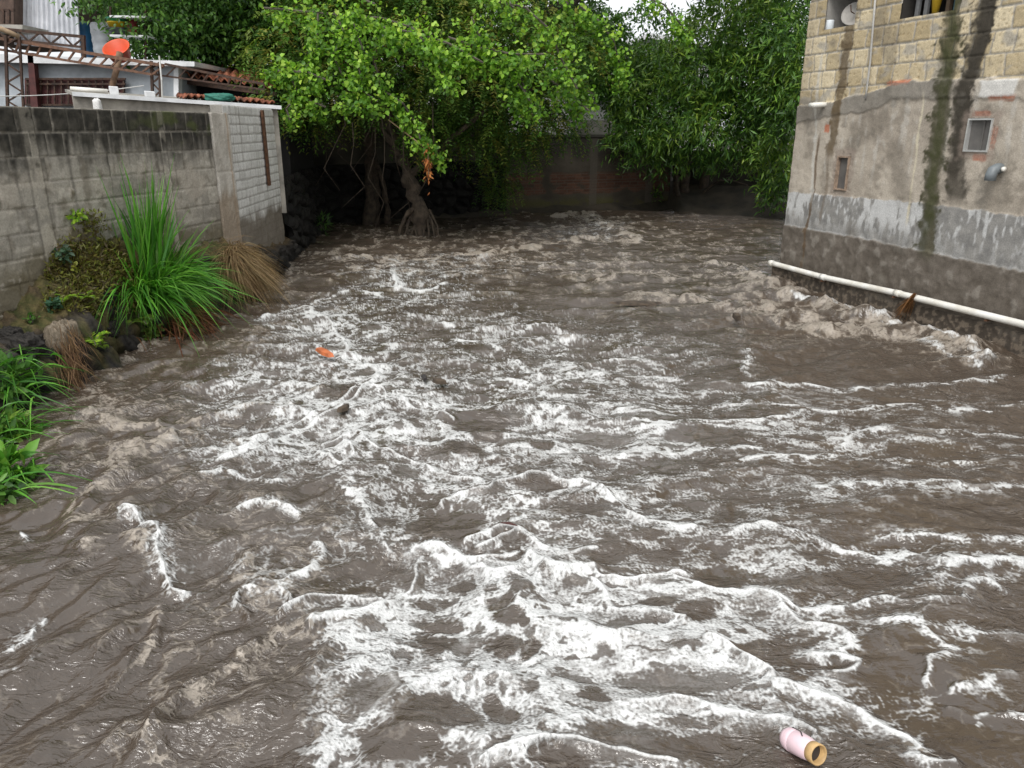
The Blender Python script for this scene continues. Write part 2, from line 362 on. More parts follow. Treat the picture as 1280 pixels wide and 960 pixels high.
def water():
    rows = np.concatenate([np.arange(232, 255, 3.0), np.arange(255, 345, 0.3), np.arange(345, 985, 0.85), np.arange(985, 2300, 18.0)])
    cols = np.concatenate([np.arange(-900, -60, 14.0), np.arange(-60, 1340, 1.0), np.arange(1340, 2200, 14.0)])
    nr, nc = len(rows), len(cols)
    dy = (rows - CY) / FPX; t = CAMH / (SP + CP * dy); Y1 = (CP - SP * dy) * t
    X = ((cols - CX) / FPX)[None, :] * t[:, None]; Yg = np.repeat(Y1[:, None], nc, 1)
    X = X.astype(np.float32); Yg = Yg.astype(np.float32)
    PX = np.repeat(cols[None, :], nr, 0).astype(np.float32); PY = np.repeat(rows[:, None], nc, 1).astype(np.float32)
    # --- masks of regions
    def blob(cx, cy, rx, ry):
        i0, i1 = np.searchsorted(rows, [cy - 2.4 * ry, cy + 2.4 * ry]); j0, j1 = np.searchsorted(cols, [cx - 2.4 * rx, cx + 2.4 * rx])
        s = np.s_[i0:i1, j0:j1]
        return s, np.exp(-(((PX[s] - cx) / rx) ** 2 + ((PY[s] - cy) / ry) ** 2))
    D = np.zeros_like(X)
    for cx, cy, rx, ry, a in DENS:
        s, g = blob(cx, cy, rx, ry); D[s] = 1 - (1 - D[s]) * (1 - a * g)
    HO = np.zeros_like(X)
    D = D * (1 - .38 * np.exp(-(((PX - 770) / 210) ** 2 + ((PY - 420) / 75) ** 2)))
    # --- domain warp: nothing on water is straight
    dY0 = np.abs(np.gradient(Y1)).astype(np.float32)[:, None]; f1 = 1 - smooth(.3, .95, dY0 / .21); f2_ = 1 - smooth(.3, .95, dY0 / .09)
    wx = 0.10 * perlin(X / .55, Yg / .55, 1) + 0.05 * f1 * perlin(X / .21, Yg / .21, 2) + 0.022 * f2_ * perlin(X / .09, Yg / .09, 3)
    wy = 0.10 * perlin(X / .55 + 9, Yg / .55, 4) + 0.05 * f1 * perlin(X / .21 + 9, Yg / .21, 5) + 0.022 * f2_ * perlin(X / .09, Yg / .09 + 7, 6)
    U, V = X + wx, Yg + wy
    for cx, cy, rx, ry in HOLES:
        i0, i1 = np.searchsorted(rows, [cy - 2.6 * ry, cy + 2.6 * ry]); j0, j1 = np.searchsorted(cols, [cx - 2.6 * rx, cx + 2.6 * rx])
        s = np.s_[i0:i1, j0:j1]
        k = FPX / np.maximum(t[i0:i1, None], .1)
        ddx = (PX[s] - cx + wx[s] * k * .8) / rx; ddy = (PY[s] - cy + wy[s] * k * .35) / ry
        HO[s] = np.maximum(HO[s], 1 - smooth(.75, 1.2, np.hypot(ddx, ddy)))
    # --- strokes
    RW = np.zeros_like(X); RB = np.zeros_like(X); HS = np.zeros_like(X); AUR = np.zeros_like(X)
    wid = 1.0 + 0.75 * perlin(X / .22, Yg / .22, 8) + 0.5 * perlin(X / .07, Yg / .07, 9)
    for kind, w, hh, pts in STROKES:
        for (ax, ay), (bx, by) in curve(pts):
            A = on_z(ax, ay); B = on_z(bx, by)
            m = w * 5 + 12
            i0, i1 = np.searchsorted(rows, [min(ay, by) - m, max(ay, by) + m]); j0, j1 = np.searchsorted(cols, [min(ax, bx) - m, max(ax, bx) + m])
            s = np.s_[i0:i1, j0:j1]
            d = B[:2] - A[:2]; L2 = d @ d + 1e-9
            wm = 0.85 if kind == 'w' else 1.2
            ux = X[s] + wx[s] * wm - A[0]; uy = Yg[s] + wy[s] * wm - A[1]
            q = np.clip((ux * d[0] + uy * d[1]) / L2, 0, 1)
            dist = np.hypot(ux - q * d[0], uy - q * d[1])
            wp = w * (1 if kind != 'b' else 1.25) / FPX * (np.linalg.norm(A - (0, 0, CAMH)) + np.linalg.norm(B - (0, 0, CAMH))) / 2
            e = dist / (wp * 0.5)
            if kind == 'w':
                RW[s] = np.maximum(RW[s], np.exp(-(e / np.maximum(wid[s], .4) / 1.05) ** 2))
                AUR[s] = np.maximum(AUR[s], np.exp(-(e / 3.4) ** 2) * .5)
            elif kind == 'l':
                RW[s] = np.maximum(RW[s], .70 * np.exp(-(e / np.maximum(wid[s] * 1.5, .3)) ** 2))
                AUR[s] = np.maximum(AUR[s], np.exp(-(e / 3.4) ** 2) * .42)
            else:
                RB[s] = np.maximum(RB[s], np.exp(-(e / 1.7) ** 2))
            HS[s] = np.maximum(HS[s], (.6 if kind != 'b' else .8) * hh * np.exp(-(e / 1.8) ** 2))
    D = np.clip(1 - (1 - D) * (1 - AUR), 0, 1) * (1 - .85 * HO)
    dY = np.abs(np.gradient(Y1)).astype(np.float32)[:, None]
    def fade(sc): return 1 - smooth(.30, .95, dY / sc)         # ripples finer than the grid die away with distance
    # --- heights
    right = smooth(650, 900, PX) * smooth(420, 520, PY)
    leftlow = (1 - smooth(380, 560, PX)) * smooth(420, 560, PY)
    far = 1 - smooth(290, 480, PY)
    a = math.radians(62)
    R1, R2 = X * math.cos(a) + Yg * math.sin(a), -X * math.sin(a) + Yg * math.cos(a)
    big = 0.055 * fbm(X / 1.5, Yg / 1.2, 20, 2)
    sx = 1 + 1.3 * far
    chop = (ridge(U / (.95 * sx), V / .6, 23) - .62) * 0.080 + (ridge(U / (.42 * sx) + 3, V / .30, 24) - .62) * 0.028
    chopL = (ridge(R1 / .85 + wx * 2.5, R2 / .46 + wy * 3, 25) - .62) * 0.042 + .5 * chop + (ridge(R1 / .4 + wx, R2 / .17 + wy * 2, 26) - .62) * 0.022
    small = 0.018 * fade(.10) * perlin(U / .16, V / .10, 27) + 0.007 * fade(.05) * perlin(U / .07, V / .05, 28)
    smallL = 0.022 * perlin(R1 / .20 + wx * 5, R2 / .11 + wy * 6, 29) + 0.005 * perlin(R1 / .09 + wx * 5, R2 / .045 + wy * 6, 30)
    calm = 1 - .45 * right
    h = big + calm * (1 - leftlow) * chop + leftlow * chopL + ((1 - leftlow) * small + leftlow * smallL) * (1 - .35 * right) * (1 - .65 * far)
    h = h * (1 - .10 * far) + HS * (.7 + .8 * perlin(X / .25, Yg / .2, 31)) * np.where(RB > .02, .55, 1)
    # beige froth: torn threads, thick on the breaking crests, thin over the whole flood
    XF, YF = X + wx * 1.7, Yg + wy * 1.7
    CH = np.zeros_like(X)
    for cx, cy, rx, ry, am in CHURN:
        s, g = blob(cx, cy, rx, ry); CH[s] = 1 - (1 - CH[s]) * (1 - am * g)
    RBn = np.clip(RB * (.72 + 1.2 * perlin(X / .16, Yg / .12, 34) + .5 * perlin(X / .05, Yg / .04, 62)), 0, .76)
    BD = np.clip(1 - (1 - .95 * RBn) * (1 - CH * (1 - .30 * far)) * (1 - .14), 0, 1)
    def fd(v, sc):
        k = fade(sc); return k * v + (1 - k) * .55
    FF = .24 * fd(ridge(XF / .34, YF / .24, 35), .24) + .26 * fd(ridge(XF / .14, YF / .10, 36), .10) + .24 * fd(ridge(XF / .06, YF / .045, 37), .045) + .16 * fd(ridge(XF / .028, YF / .022, 55), .022) + .10 * fd(perlin(X / .012, Yg / .012, 38) + .5, .012)
    FF = FF + far * .30 * (ridge(X / .5 + wx, Yg / .8, 65) - .5) + far * .2 * perlin(X / .16, Yg / .7, 66)
    FF = FF + 1.2 * np.clip(h - big, -.05, .05)
    vis = np.s_[8:860, 60:1460]
    FF = rank(FF, vis); th = 1.0 - BD
    fro = smooth(th - .05, th + .50, FF) * smooth(.02, .12, BD) * (.62 + .35 * RBn + .5 * perlin(X / .03, Yg / .022, 63))
    h = h + (.034 * perlin(X / (.26 * sx), Yg / .34, 39) + .030 * fade(.22) * (ridge(X / (.15 * sx), Yg / .22, 45) - .5) + .016 * (1 - .9 * far) * perlin(X / .06, Yg / .06, 64)) * np.clip(RBn + .55 * CH, 0, 1) * (1 + .8 * far)
    # --- foam: a thin milky film, lace threads with round holes in it, and thick ropes
    st = 1 + .9 * right
    w2x = wx + .03 * perlin(X / .045, Yg / .04, 56) + .012 * perlin(X / .02, Yg / .02, 57)
    w2y = wy + .03 * perlin(X / .045, Yg / .04, 58) + .012 * perlin(X / .02, Yg / .02, 59)
    def lace(s0, sd, wk):
        return ridge((X + w2x * wk) / (s0 * st), (Yg + w2y * wk) / s0, sd)
    fine = perlin(X / .014, Yg / .014, 44)
    F = .19 * lace(.60, 40, 2.2) + .24 * fd(lace(.24, 41, 1.8), .24) + .23 * fd(lace(.10, 42, 1.3), .10) + .19 * fd(lace(.046, 43, .8), .046) + .11 * fd(lace(.022, 60, .5), .022) + .05 * (fine + .5)
    F = F + 1.1 * np.clip(h - big, -.06, .06)
    F = rank(F, vis)
    FM = .5 + .30 * fbm((X + wx) / (.5 * st), (Yg + wy) / .32, 51, 3) + .32 * (lace(.1, 52, .8) - .5) + .26 * (lace(.04, 61, .6) - .5) + .28 * fine
    FM = rank(FM, vis)
    hole = np.zeros_like(X)
    for sc, sd, mxr in ((.30, 3, .50), (.13, 4, .50), (.06, 5, .46)):
        d1, d2, idm = worley((X + w2x * .9) / (sc * st), (Yg + w2y * .9) / (sc * .85), sd)
        rr = mxr * np.clip(1.7 * idm - .75, 0, 1); hole = np.maximum(hole, (1 - smooth(.68, 1.18, d1 / np.maximum(rr, .02) + .35 * fine + .25 * (F - .5))) * (rr > .06))
    hole = hole * (1 - .75 * smooth(.55, .9, RW))
    PR = 1 - (1 - np.clip(RW * 1.02, 0, 1)) * (1 - np.clip(.74 * D, 0, 1))
    th = 1.0 - PR
    lc = smooth(th - .06, th + .16, F) * smooth(.03, .12, PR) * (.24 + .72 * smooth(.0, .50, F - th)) * (.92 + .3 * fine)
    film = smooth(1.0 - 1.05 * D - .10, 1.0 - 1.05 * D + .50, FM) * smooth(.1, .3, D) * (.50 + .55 * perlin(X / .09, Yg / .07, 53) + .35 * fine)
    near = smooth(620, 720, PY)
    film = np.maximum(film, near * smooth(.45, .85, D) * (.42 + .30 * perlin(X / .12, Yg / .09, 70) + .5 * fine + .18 * (F - .5)))
    rope = smooth(.72, 1.0, RW) * (.78 + .3 * fine)
    foam = 1 - (1 - .92 * lc) * (1 - np.clip(film, 0, .85)) * (1 - np.clip(.88 * rope, 0, 1))
    foam = foam * (1 - .86 * hole)
    h = h + rope * .006
    Vv = np.stack([X, Yg, h], -1).reshape(-1, 3)
    m, nt, n, l, b = mat_new('flood_water')
    def attr(nm):
        q = n.new('ShaderNodeAttribute'); q.attribute_name = nm; return q.outputs['Fac']
    def math_(op, x, y=None, c=False):
        q = n.new('ShaderNodeMath'); q.operation = op; q.use_clamp = c
        for i, v in enumerate((x, y)):
            if v is None: continue
            if isinstance(v, (int, float)): q.inputs[i].default_value = v
            else: l.new(v, q.inputs[i])
        return q.outputs[0]
    tc = n.new('ShaderNodeTexCoord')
    def noise(sc, det=4, rough=.6):
        q = n.new('ShaderNodeTexNoise'); q.inputs['Scale'].default_value = sc; q.inputs['Detail'].default_value = det
        q.inputs['Roughness'].default_value = rough; l.new(tc.outputs['Object'], q.inputs['Vector']); return q.outputs[0]
    bub = noise(95, 5, .75); fo, fr = attr('foam'), attr('froth')
    bubc = math_('MULTIPLY', math_('SUBTRACT', bub, .5), 1.5)
    vo = n.new('ShaderNodeTexVoronoi'); vo.inputs['Scale'].default_value = 70; l.new(tc.outputs['Object'], vo.inputs['Vector'])
    dot = n.new('ShaderNodeMapRange'); dot.inputs[1].default_value = .18; dot.inputs[2].default_value = .42; dot.inputs[3].default_value = .45; dot.inputs[4].default_value = 1.0
    l.new(vo.outputs['Distance'], dot.inputs[0])
    thin = math_('MULTIPLY', math_('SUBTRACT', 1.0, fo), 1.0)
    fo = math_('MULTIPLY', fo, math_('ADD', math_('MULTIPLY', dot.outputs[0], math_('ADD', thin, .3), c=True), math_('SUBTRACT', .7, thin), c=True))
    f2 = math_('ADD', fo, math_('MULTIPLY', bubc, math_('MULTIPLY', fo, math_('SUBTRACT', 1.35, fo))), c=True)
    nw = n.new('ShaderNodeTexNoise'); nw.inputs['Scale'].default_value = 15; nw.inputs['Detail'].default_value = 6; nw.inputs['Roughness'].default_value = .68; nw.inputs['Distortion'].default_value = 1.4
    l.new(tc.outputs['Object'], nw.inputs['Vector'])
    nb = n.new('ShaderNodeMath'); nb.operation = 'ABSOLUTE'; l.new(math_('SUBTRACT', nw.outputs[0], .5), nb.inputs[0])
    thread = n.new('ShaderNodeMapRange'); thread.inputs[1].default_value = .02; thread.inputs[2].default_value = .15; thread.inputs[3].default_value = 1.35; thread.inputs[4].default_value = .48
    l.new(nb.outputs[0], thread.inputs[0])
    r2 = math_('MULTIPLY', math_('ADD', fr, math_('MULTIPLY', bubc, math_('MULTIPLY', fr, .7))), thread.outputs[0], c=True)
    def mix(fac, c1, c2):
        q = n.new('ShaderNodeMix'); q.data_type = 'RGBA'; l.new(fac, q.inputs[0])
        for i, c in ((6, c1), (7, c2)):
            if isinstance(c, tuple): q.inputs[i].default_value = (*c, 1)
            else: l.new(c, q.inputs[i])
        return q.outputs[2]
    mud = mix(noise(1.7, 3), (.055, .0405, .0295), (.080, .0610, .0455))
    c = mix(r2, mud, mix(noise(48, 4, .7), (.19, .152, .115), (.42, .372, .315))); c = mix(f2, c, (.68, .685, .675))
    l.new(c, b.inputs['Base Color'])
    cov = math_('MAXIMUM', f2, math_('MULTIPLY', r2, .8))
    l.new(math_('ADD', math_('MULTIPLY', cov, .5), .065), b.inputs['Roughness'])
    b.inputs['IOR'].default_value = 1.7
    def ripple(sc, sx, sy, ang, dist):
        mp = n.new('ShaderNodeMapping'); mp.inputs['Scale'].default_value = (sx, sy, 1); mp.inputs['Rotation'].default_value = (0, 0, ang)
        l.new(tc.outputs['Object'], mp.inputs[0])
        q = n.new('ShaderNodeTexNoise'); q.inputs['Scale'].default_value = sc; q.inputs['Detail'].default_value = 3
        q.inputs['Distortion'].default_value = dist; l.new(mp.outputs[0], q.inputs['Vector']); return q.outputs[0]
    hsum = math_('ADD', math_('MULTIPLY', ripple(8.5, 1, 1.9, -.5, 1.9), .85), math_('MULTIPLY', ripple(26, 1, 1.7, .2, 1.5), .30))
    hsum = math_('ADD', hsum, math_('MULTIPLY', math_('MULTIPLY', bub, cov), .25))
    calm = n.new('ShaderNodeMapRange'); calm.inputs[1].default_value = .36; calm.inputs[2].default_value = .60; calm.inputs[3].default_value = .20; calm.inputs[4].default_value = 1.10
    l.new(noise(1.5, 3), calm.inputs[0]); hsum = math_('MULTIPLY', hsum, calm.outputs[0])               # glassy tongues between the rippled water
    hsum = math_('MULTIPLY', hsum, math_('SUBTRACT', 1.0, math_('MULTIPLY', cov, .75)))
    bp = n.new('ShaderNodeBump'); bp.inputs['Strength'].default_value = 1.0; bp.inputs['Distance'].default_value = .022
    l.new(hsum, bp.inputs['Height'])
    l.new(bp.outputs[0], b.inputs['Normal'])
    o = np_mesh('river_water', Vv, grid_faces(nr, nc), m, attrs={'foam': foam.ravel(), 'froth': fro.ravel()})
    return tag(o, 'brown flood water with white foam lace', kind='structure')
water()

# ---------------------------------------------------------------- walls: real relief and weathering on fine grids
def col3(a, b, t):
    """mix two colours by an array"""
    return np.asarray(a)[None] * (1 - t[:, None]) + np.asarray(b)[None] * t[:, None]

def over(c, colr, t):
    return c * (1 - t[:, None]) + np.asarray(colr)[None] * t[:, None]

def g1(x, c, w): return np.exp(-((x - c) / w) ** 2)

class Plane:
    """a vertical wall plane: start point, direction along it, outward normal"""
    def __init__(s, p0, p1, flip=False):
        s.p0 = np.array((p0[0], p0[1], 0.0)); d = np.array((p1[0] - p0[0], p1[1] - p0[1], 0.0))
        s.L = np.linalg.norm(d); s.e = d / s.L; s.n = np.cross(s.e, (0, 0, 1.0)) * (-1 if flip else 1)
    def sz(s, px, py):
        r = ray(px, py); c = np.array((0, 0, CAMH)); t = np.dot(s.p0 - c, s.n) / np.dot(r, s.n)
        q = c + r * t; return np.dot(q - s.p0, s.e), q[2]
    def pt(s, a, z, out=0.0):
        q = s.p0 + s.e * a + s.n * out; return np.array((q[0], q[1], z))
    def panel(s, name, mat, s0, s1, z0, z1, fn, step=0.012, thick=0.15, parent=None, holes=()):
        ns = max(2, int((s1 - s0) / step) + 1); nz = max(2, int((z1 - z0) / step) + 1)
        S, Z = np.meshgrid(np.linspace(s0, s1, ns), np.linspace(z0, z1, nz)); S, Z = S.ravel(), Z.ravel()
        c, d = fn(S.astype(np.float32), Z.astype(np.float32))
        V = s.p0[None] + s.e[None] * S[:, None] + s.n[None] * d[:, None]; V[:, 2] += Z
        flip = np.dot(np.cross(s.e, (0, 0, 1.0)), s.n) < 0
        F = grid_faces(nz, ns, flip)
        if holes:
            fs = S[F].mean(1); fz = Z[F].mean(1); k = np.ones(len(F), bool)
            for a0, a1, b0, b1 in holes: k &= ~((fs > a0) & (fs < a1) & (fz > b0) & (fz < b1))
            F = F[k]
        # rim and back, so that the wall has its thickness
        I = np.arange(ns * nz).reshape(nz, ns)
        rim = np.concatenate([I[0], I[1:, -1], I[-1, ::-1][1:], I[::-1, 0][1:-1]])
        b = len(V); VB = V[rim] - s.n[None] * (thick + d[rim])[:, None]
        m = len(rim); j = np.arange(m)
        R = np.stack([rim, b + j, b + (j + 1) % m, np.roll(rim, -1)], -1)
        if flip: R = R[:, ::-1]
        V = np.concatenate([V, VB]); c = np.concatenate([c, c[rim] * .7]); F = np.concatenate([F, R])
        cr = [b, b + ns - 1, b + ns - 1 + nz - 1, b + 2 * ns + nz - 3]
        if not holes: F = np.concatenate([F, np.array([cr[::-1] if not flip else cr])])
        return np_mesh(name, V, F, mat, parent, {'col': np.clip(c, 0, 1)})

def courses(S, Z, ztop, hh, ll, seed, joint=.012, jit=.10):
    """running-bond blocks: joint mask, per-block random, distance to joint"""
    wob = .006 * perlin(S / .25, Z / .25, seed)
    r = np.floor((ztop - Z + wob) / hh); fz = (ztop - Z + wob) / hh - r
    off = .5 * (r % 2) + .37 * np.sin(r * 3.3) * jit * 3
    q = S / ll + off + wob; k = np.floor(q); fs = q - k
    dj = np.minimum(np.minimum(fz, 1 - fz) * hh, np.minimum(fs, 1 - fs) * ll) + .004 * perlin(S / .03, Z / .03, seed + 1)
    rnd = np.modf(np.abs(np.sin(k * 12.9898 + r * 78.233 + seed) * 43758.5453))[0]
    return 1 - smooth(joint * .35, joint, dj), rnd.astype(np.float32), r

M_WALL = mat_attr('weathered_masonry', .9, 55, .30, .5)
M_PLASTER = mat_attr('weathered_plaster', .88, 75, .34, .5)
M_WET = mat_attr('wet_stone', .75, 45, .5, .7, .25, .014)

# --- grey block wall along the left bank
WL = Plane((-5.12, 2.5), (-3.5, 9.4), flip=False)
if WL.n[0] < 0: WL.n = -WL.n
WL_TOP = 2.17
SC1 = WL.sz(42, 200)[0]; SC2 = WL.sz(207, 200)[0]; WLEN = WL.L
def left_wall(S, Z):
    zt = WL_TOP
    hd = (Z > zt - .41)
    j1, r1, _ = courses(S, Z, zt, .205, .19, 3); j2, r2, _ = courses(S, Z, zt, .205, .385, 5)
    j = np.where(hd, j1, j2); r = np.where(hd, r1, r2)
    n1 = fbm(S / .5, Z / .4, 60, 4); n2 = fbm(S / .09, Z / .09, 64, 3)
    c = col3((.235, .225, .205), (.34, .325, .295), np.clip(r * .8 + n1 * .6 + .1, 0, 1))
    c = over(c, (.42, .40, .36), .55 * j * smooth(-.2, .3, n1))
    c = over(c, (.15, .135, .11), .75 * smooth(.05, .5, fbm(S / .16, Z / .22, 66, 4) + .25 * n1)); c = over(c, (.44, .42, .385), .6 * smooth(.2, .5, fbm(S / .22, Z / .12, 68, 4)))
    plas = smooth(.05, .25, fbm(S / .7, Z / .35, 70, 4) - .9 * np.abs(Z - 1.35)) * .9
    c = over(c, (.36, .335, .30), plas * .8); j = j * (1 - .75 * plas)
    # the streaks of black weathering that run down from the top
    drip = .5 + .5 * perlin(S / .055, Z / 1.6, 72) + .35 * perlin(S / .15, Z / 1.2, 73)
    top = zt - Z
    dk = smooth(.62, .22, top - .30 * (drip - .5) - .10 * (r - .5)) if False else 1 - smooth(.26, .62, top - .34 * (drip - .5) + .12 * (r - .5))
    dk = dk * (1 - .55 * j * smooth(.1, .5, drip))
    dk2 = np.clip(smooth(.62, .85, drip) * (1 - smooth(.5, 1.15, top)), 0, 1) * .6
    dark = col3((.022, .021, .018), (.062, .058, .050), np.clip(n2 + .4, 0, 1))
    c = c * (1 - np.maximum(dk, dk2)[:, None]) + dark * np.maximum(dk, dk2)[:, None]
    moss = smooth(.1, .5, fbm(S / .35, Z / .2, 75, 3) + .35 - 2.2 * np.abs(top - .1)) * smooth(SC2 - .8, SC2 + .2, S)
    c = over(c, (.060, .075, .022), moss * .75)
    low = 1 - smooth(.15, .55, Z - (.55 + .12 * (S - 3.7) * .3) - .25 * n1)
    c = over(c, (.10, .085, .05), low * .75)
    mossy = smooth(.05, .5, fbm(S / .14, Z / .2, 78, 4) + .35 - 1.6 * np.abs(S - WL.sz(105, 300)[0]) - 1.2 * np.abs(Z - 1.0))
    c = over(c, (.075, .062, .028), mossy * .8)
    # the concrete columns cast between the blocks
    for sc, w in ((SC1, .075), (SC2, .05)):
        k = 1 - smooth(w * .8, w, np.abs(S - sc + .012 * perlin(Z / .2, S * 0, 79)))
        kk = k * (1 - .6 * dk)
        c = over(c, (.36, .34, .30), kk * .7 * smooth(-.3, .2, n1 + n2)); c = over(c, (.06, .055, .045), .55 * g1(S, sc + w, .010) * (1 - k)); j = j * (1 - k); n2 = n2 * (1 - .5 * k)
        c = over(c, (.07, .065, .055), .6 * g1(S, sc - w, .012) * (1 - k))
    c = over(c, (.33, .31, .28), .7 * smooth(.35, .6, n2) * (1 - dk))
    c = c * np.array((1.04, 1.0, .93))
    return c, -.012 * j + .006 * n2 + .004 * n1 + .02 * mossy
wall_thing = WL.panel('block_wall', M_WALL, 0, WLEN, -.3, WL_TOP, left_wall, .011, .15)
tag(wall_thing, 'long grey concrete block wall with black weathered top along the left bank', 'wall')

# --- plastered pillar and the small white block wall beyond it
WR = Plane((-3.48, 9.42), (-3.43, 9.85)); WR.n = np.array((.993, -.115, 0))
def pillar(S, Z):
    n1 = fbm(S / .2, Z / .3, 80, 4); n2 = fbm(S / .05, Z / .06, 81, 3)
    c = col3((.36, .33, .285), (.50, .465, .41), np.clip(n1 + .5, 0, 1))
    c = over(c, (.33, .22, .13), .6 * g1(S, .36, .02)); br = smooth(1.25, 1.15, Z) if False else 1 - smooth(1.1, 1.35, Z + .2 * n1)
    c = over(c, (.26, .20, .14), br * .8)
    return c, .012 * n1 + .006 * n2 - .01 * g1(Z, 1.5, .012)
p = WR.panel('plaster_pillar', M_PLASTER, 0, .43, -.2, 2.17, pillar, .011, .25)
tag(p, 'pale rough plaster pillar between the grey wall and the white block wall', 'pillar')
WW = Plane((-3.50, 9.87), (-3.62, 12.35))
if WW.n[0] < 0: WW.n = -WW.n
def white_wall(S, Z):
    j, r, k = courses(S, Z, 2.27, .115, .26, 9, .012)
    n1 = fbm(S / .4, Z / .3, 84, 4); n2 = fbm(S / .06, Z / .06, 85, 3)
    c = col3((.50, .49, .46), (.66, .65, .62), np.clip(r * .7 + n1 * .5 + .2, 0, 1)); c = over(c, (.27, .255, .23), .8 * j)
    drip = perlin(S / .05, Z / 1.3, 86)
    c = over(c, (.22, .20, .17), .5 * smooth(.1, .5, drip + .3 * n1))
    low = 1 - smooth(.75, .98, Z + .12 * n1); c = over(c, (.14, .115, .085), low * .9)
    return c, -.010 * j * (1 - low) + .02 * low * n1 + .004 * n2
ww = WW.panel('white_block_wall', M_WALL, 0, WW.L, -.3, 2.27, white_wall, .014, .15)
tag(ww, 'short whitewashed block wall under the edge of the lean-to roof', 'wall')
M_RUST = mat_plain('rusty_steel', (.13, .062, .032), .8, .5, 20, .3, .2)
a0 = WW.sz(325, 137); a1 = WW.sz(331, 225)
MB().bar(WW.pt(a0[0], 2.24, .03), WW.pt(a0[0], 1.2, .03), .09, .03, WW.n).build('rusty_strip', M_RUST, ww)

# --- the building on the right bank
BD_ = Plane((3.72, 10.6), (5.55, 4.77)); BD_.n = np.array((BD_.e[1], -BD_.e[0], 0))
if BD_.n[0] > 0: BD_.n = -BD_.n
bsz = BD_.sz
def line_at(pts):
    """wall coordinate s of a vertical streak at height z, from points of the photograph"""
    q = sorted([bsz(*p)[::-1] for p in pts]); zz = [a for a, b in q]; ss = [b for a, b in q]
    return lambda Z: np.interp(Z, zz, ss)
ST_A = line_at([(1236, 0), (1217, 90), (1208, 110), (1199, 200), (1196, 250)])
ST_B = line_at([(1191, 12), (1183, 100), (1176, 150), (1166, 235), (1160, 310)])
ST_C = line_at([(1062, 32), (1053, 100), (1046, 150), (1038, 192)])
ST_D = line_at([(1024, 175), (1018, 240), (1009, 290), (1003, 366)])
ST_E = line_at([(1155, 125), (1146, 195), (1136, 275)])
ST_F = line_at([(1027, 70), (1022, 118), (1016, 250)])
SEAM = lambda S: np.interp(S, [bsz(x, y)[0] for x, y in ((995, 133), (1035, 128), (1100, 112), (1120, 102), (1180, 98), (1280, 98))],
                           [bsz(x, y)[1] for x, y in ((995, 133), (1035, 128), (1100, 112), (1120, 102), (1180, 98), (1280, 98))])
PL_T = lambda S: np.interp(S, [bsz(x, y)[0] for x, y in ((992, 240), (1064, 246), (1160, 254), (1280, 270))],
                           [bsz(x, y)[1] for x, y in ((992, 240), (1064, 246), (1160, 254), (1280, 270))])
PL_B = lambda S: np.interp(S, [bsz(x, y)[0] for x, y in ((984, 281), (1064, 295), (1160, 315), (1280, 339))],
                           [bsz(x, y)[1] for x, y in ((984, 281), (1064, 295), (1160, 315), (1280, 339))])
def rect(px0, py0, px1, py1):
    a, b = bsz(px0, (py0 + py1) / 2)[0], bsz(px1, (py0 + py1) / 2)[0]
    return a, b, bsz((px0 + px1) / 2, py1)[1], bsz((px0 + px1) / 2, py0)[1]
W1, W2 = rect(1046, 195, 1061, 238), rect(1209, 148, 1240, 190)
O1, O2 = rect(1033, -14, 1071, 34), rect(1129, -30, 1195, 17)
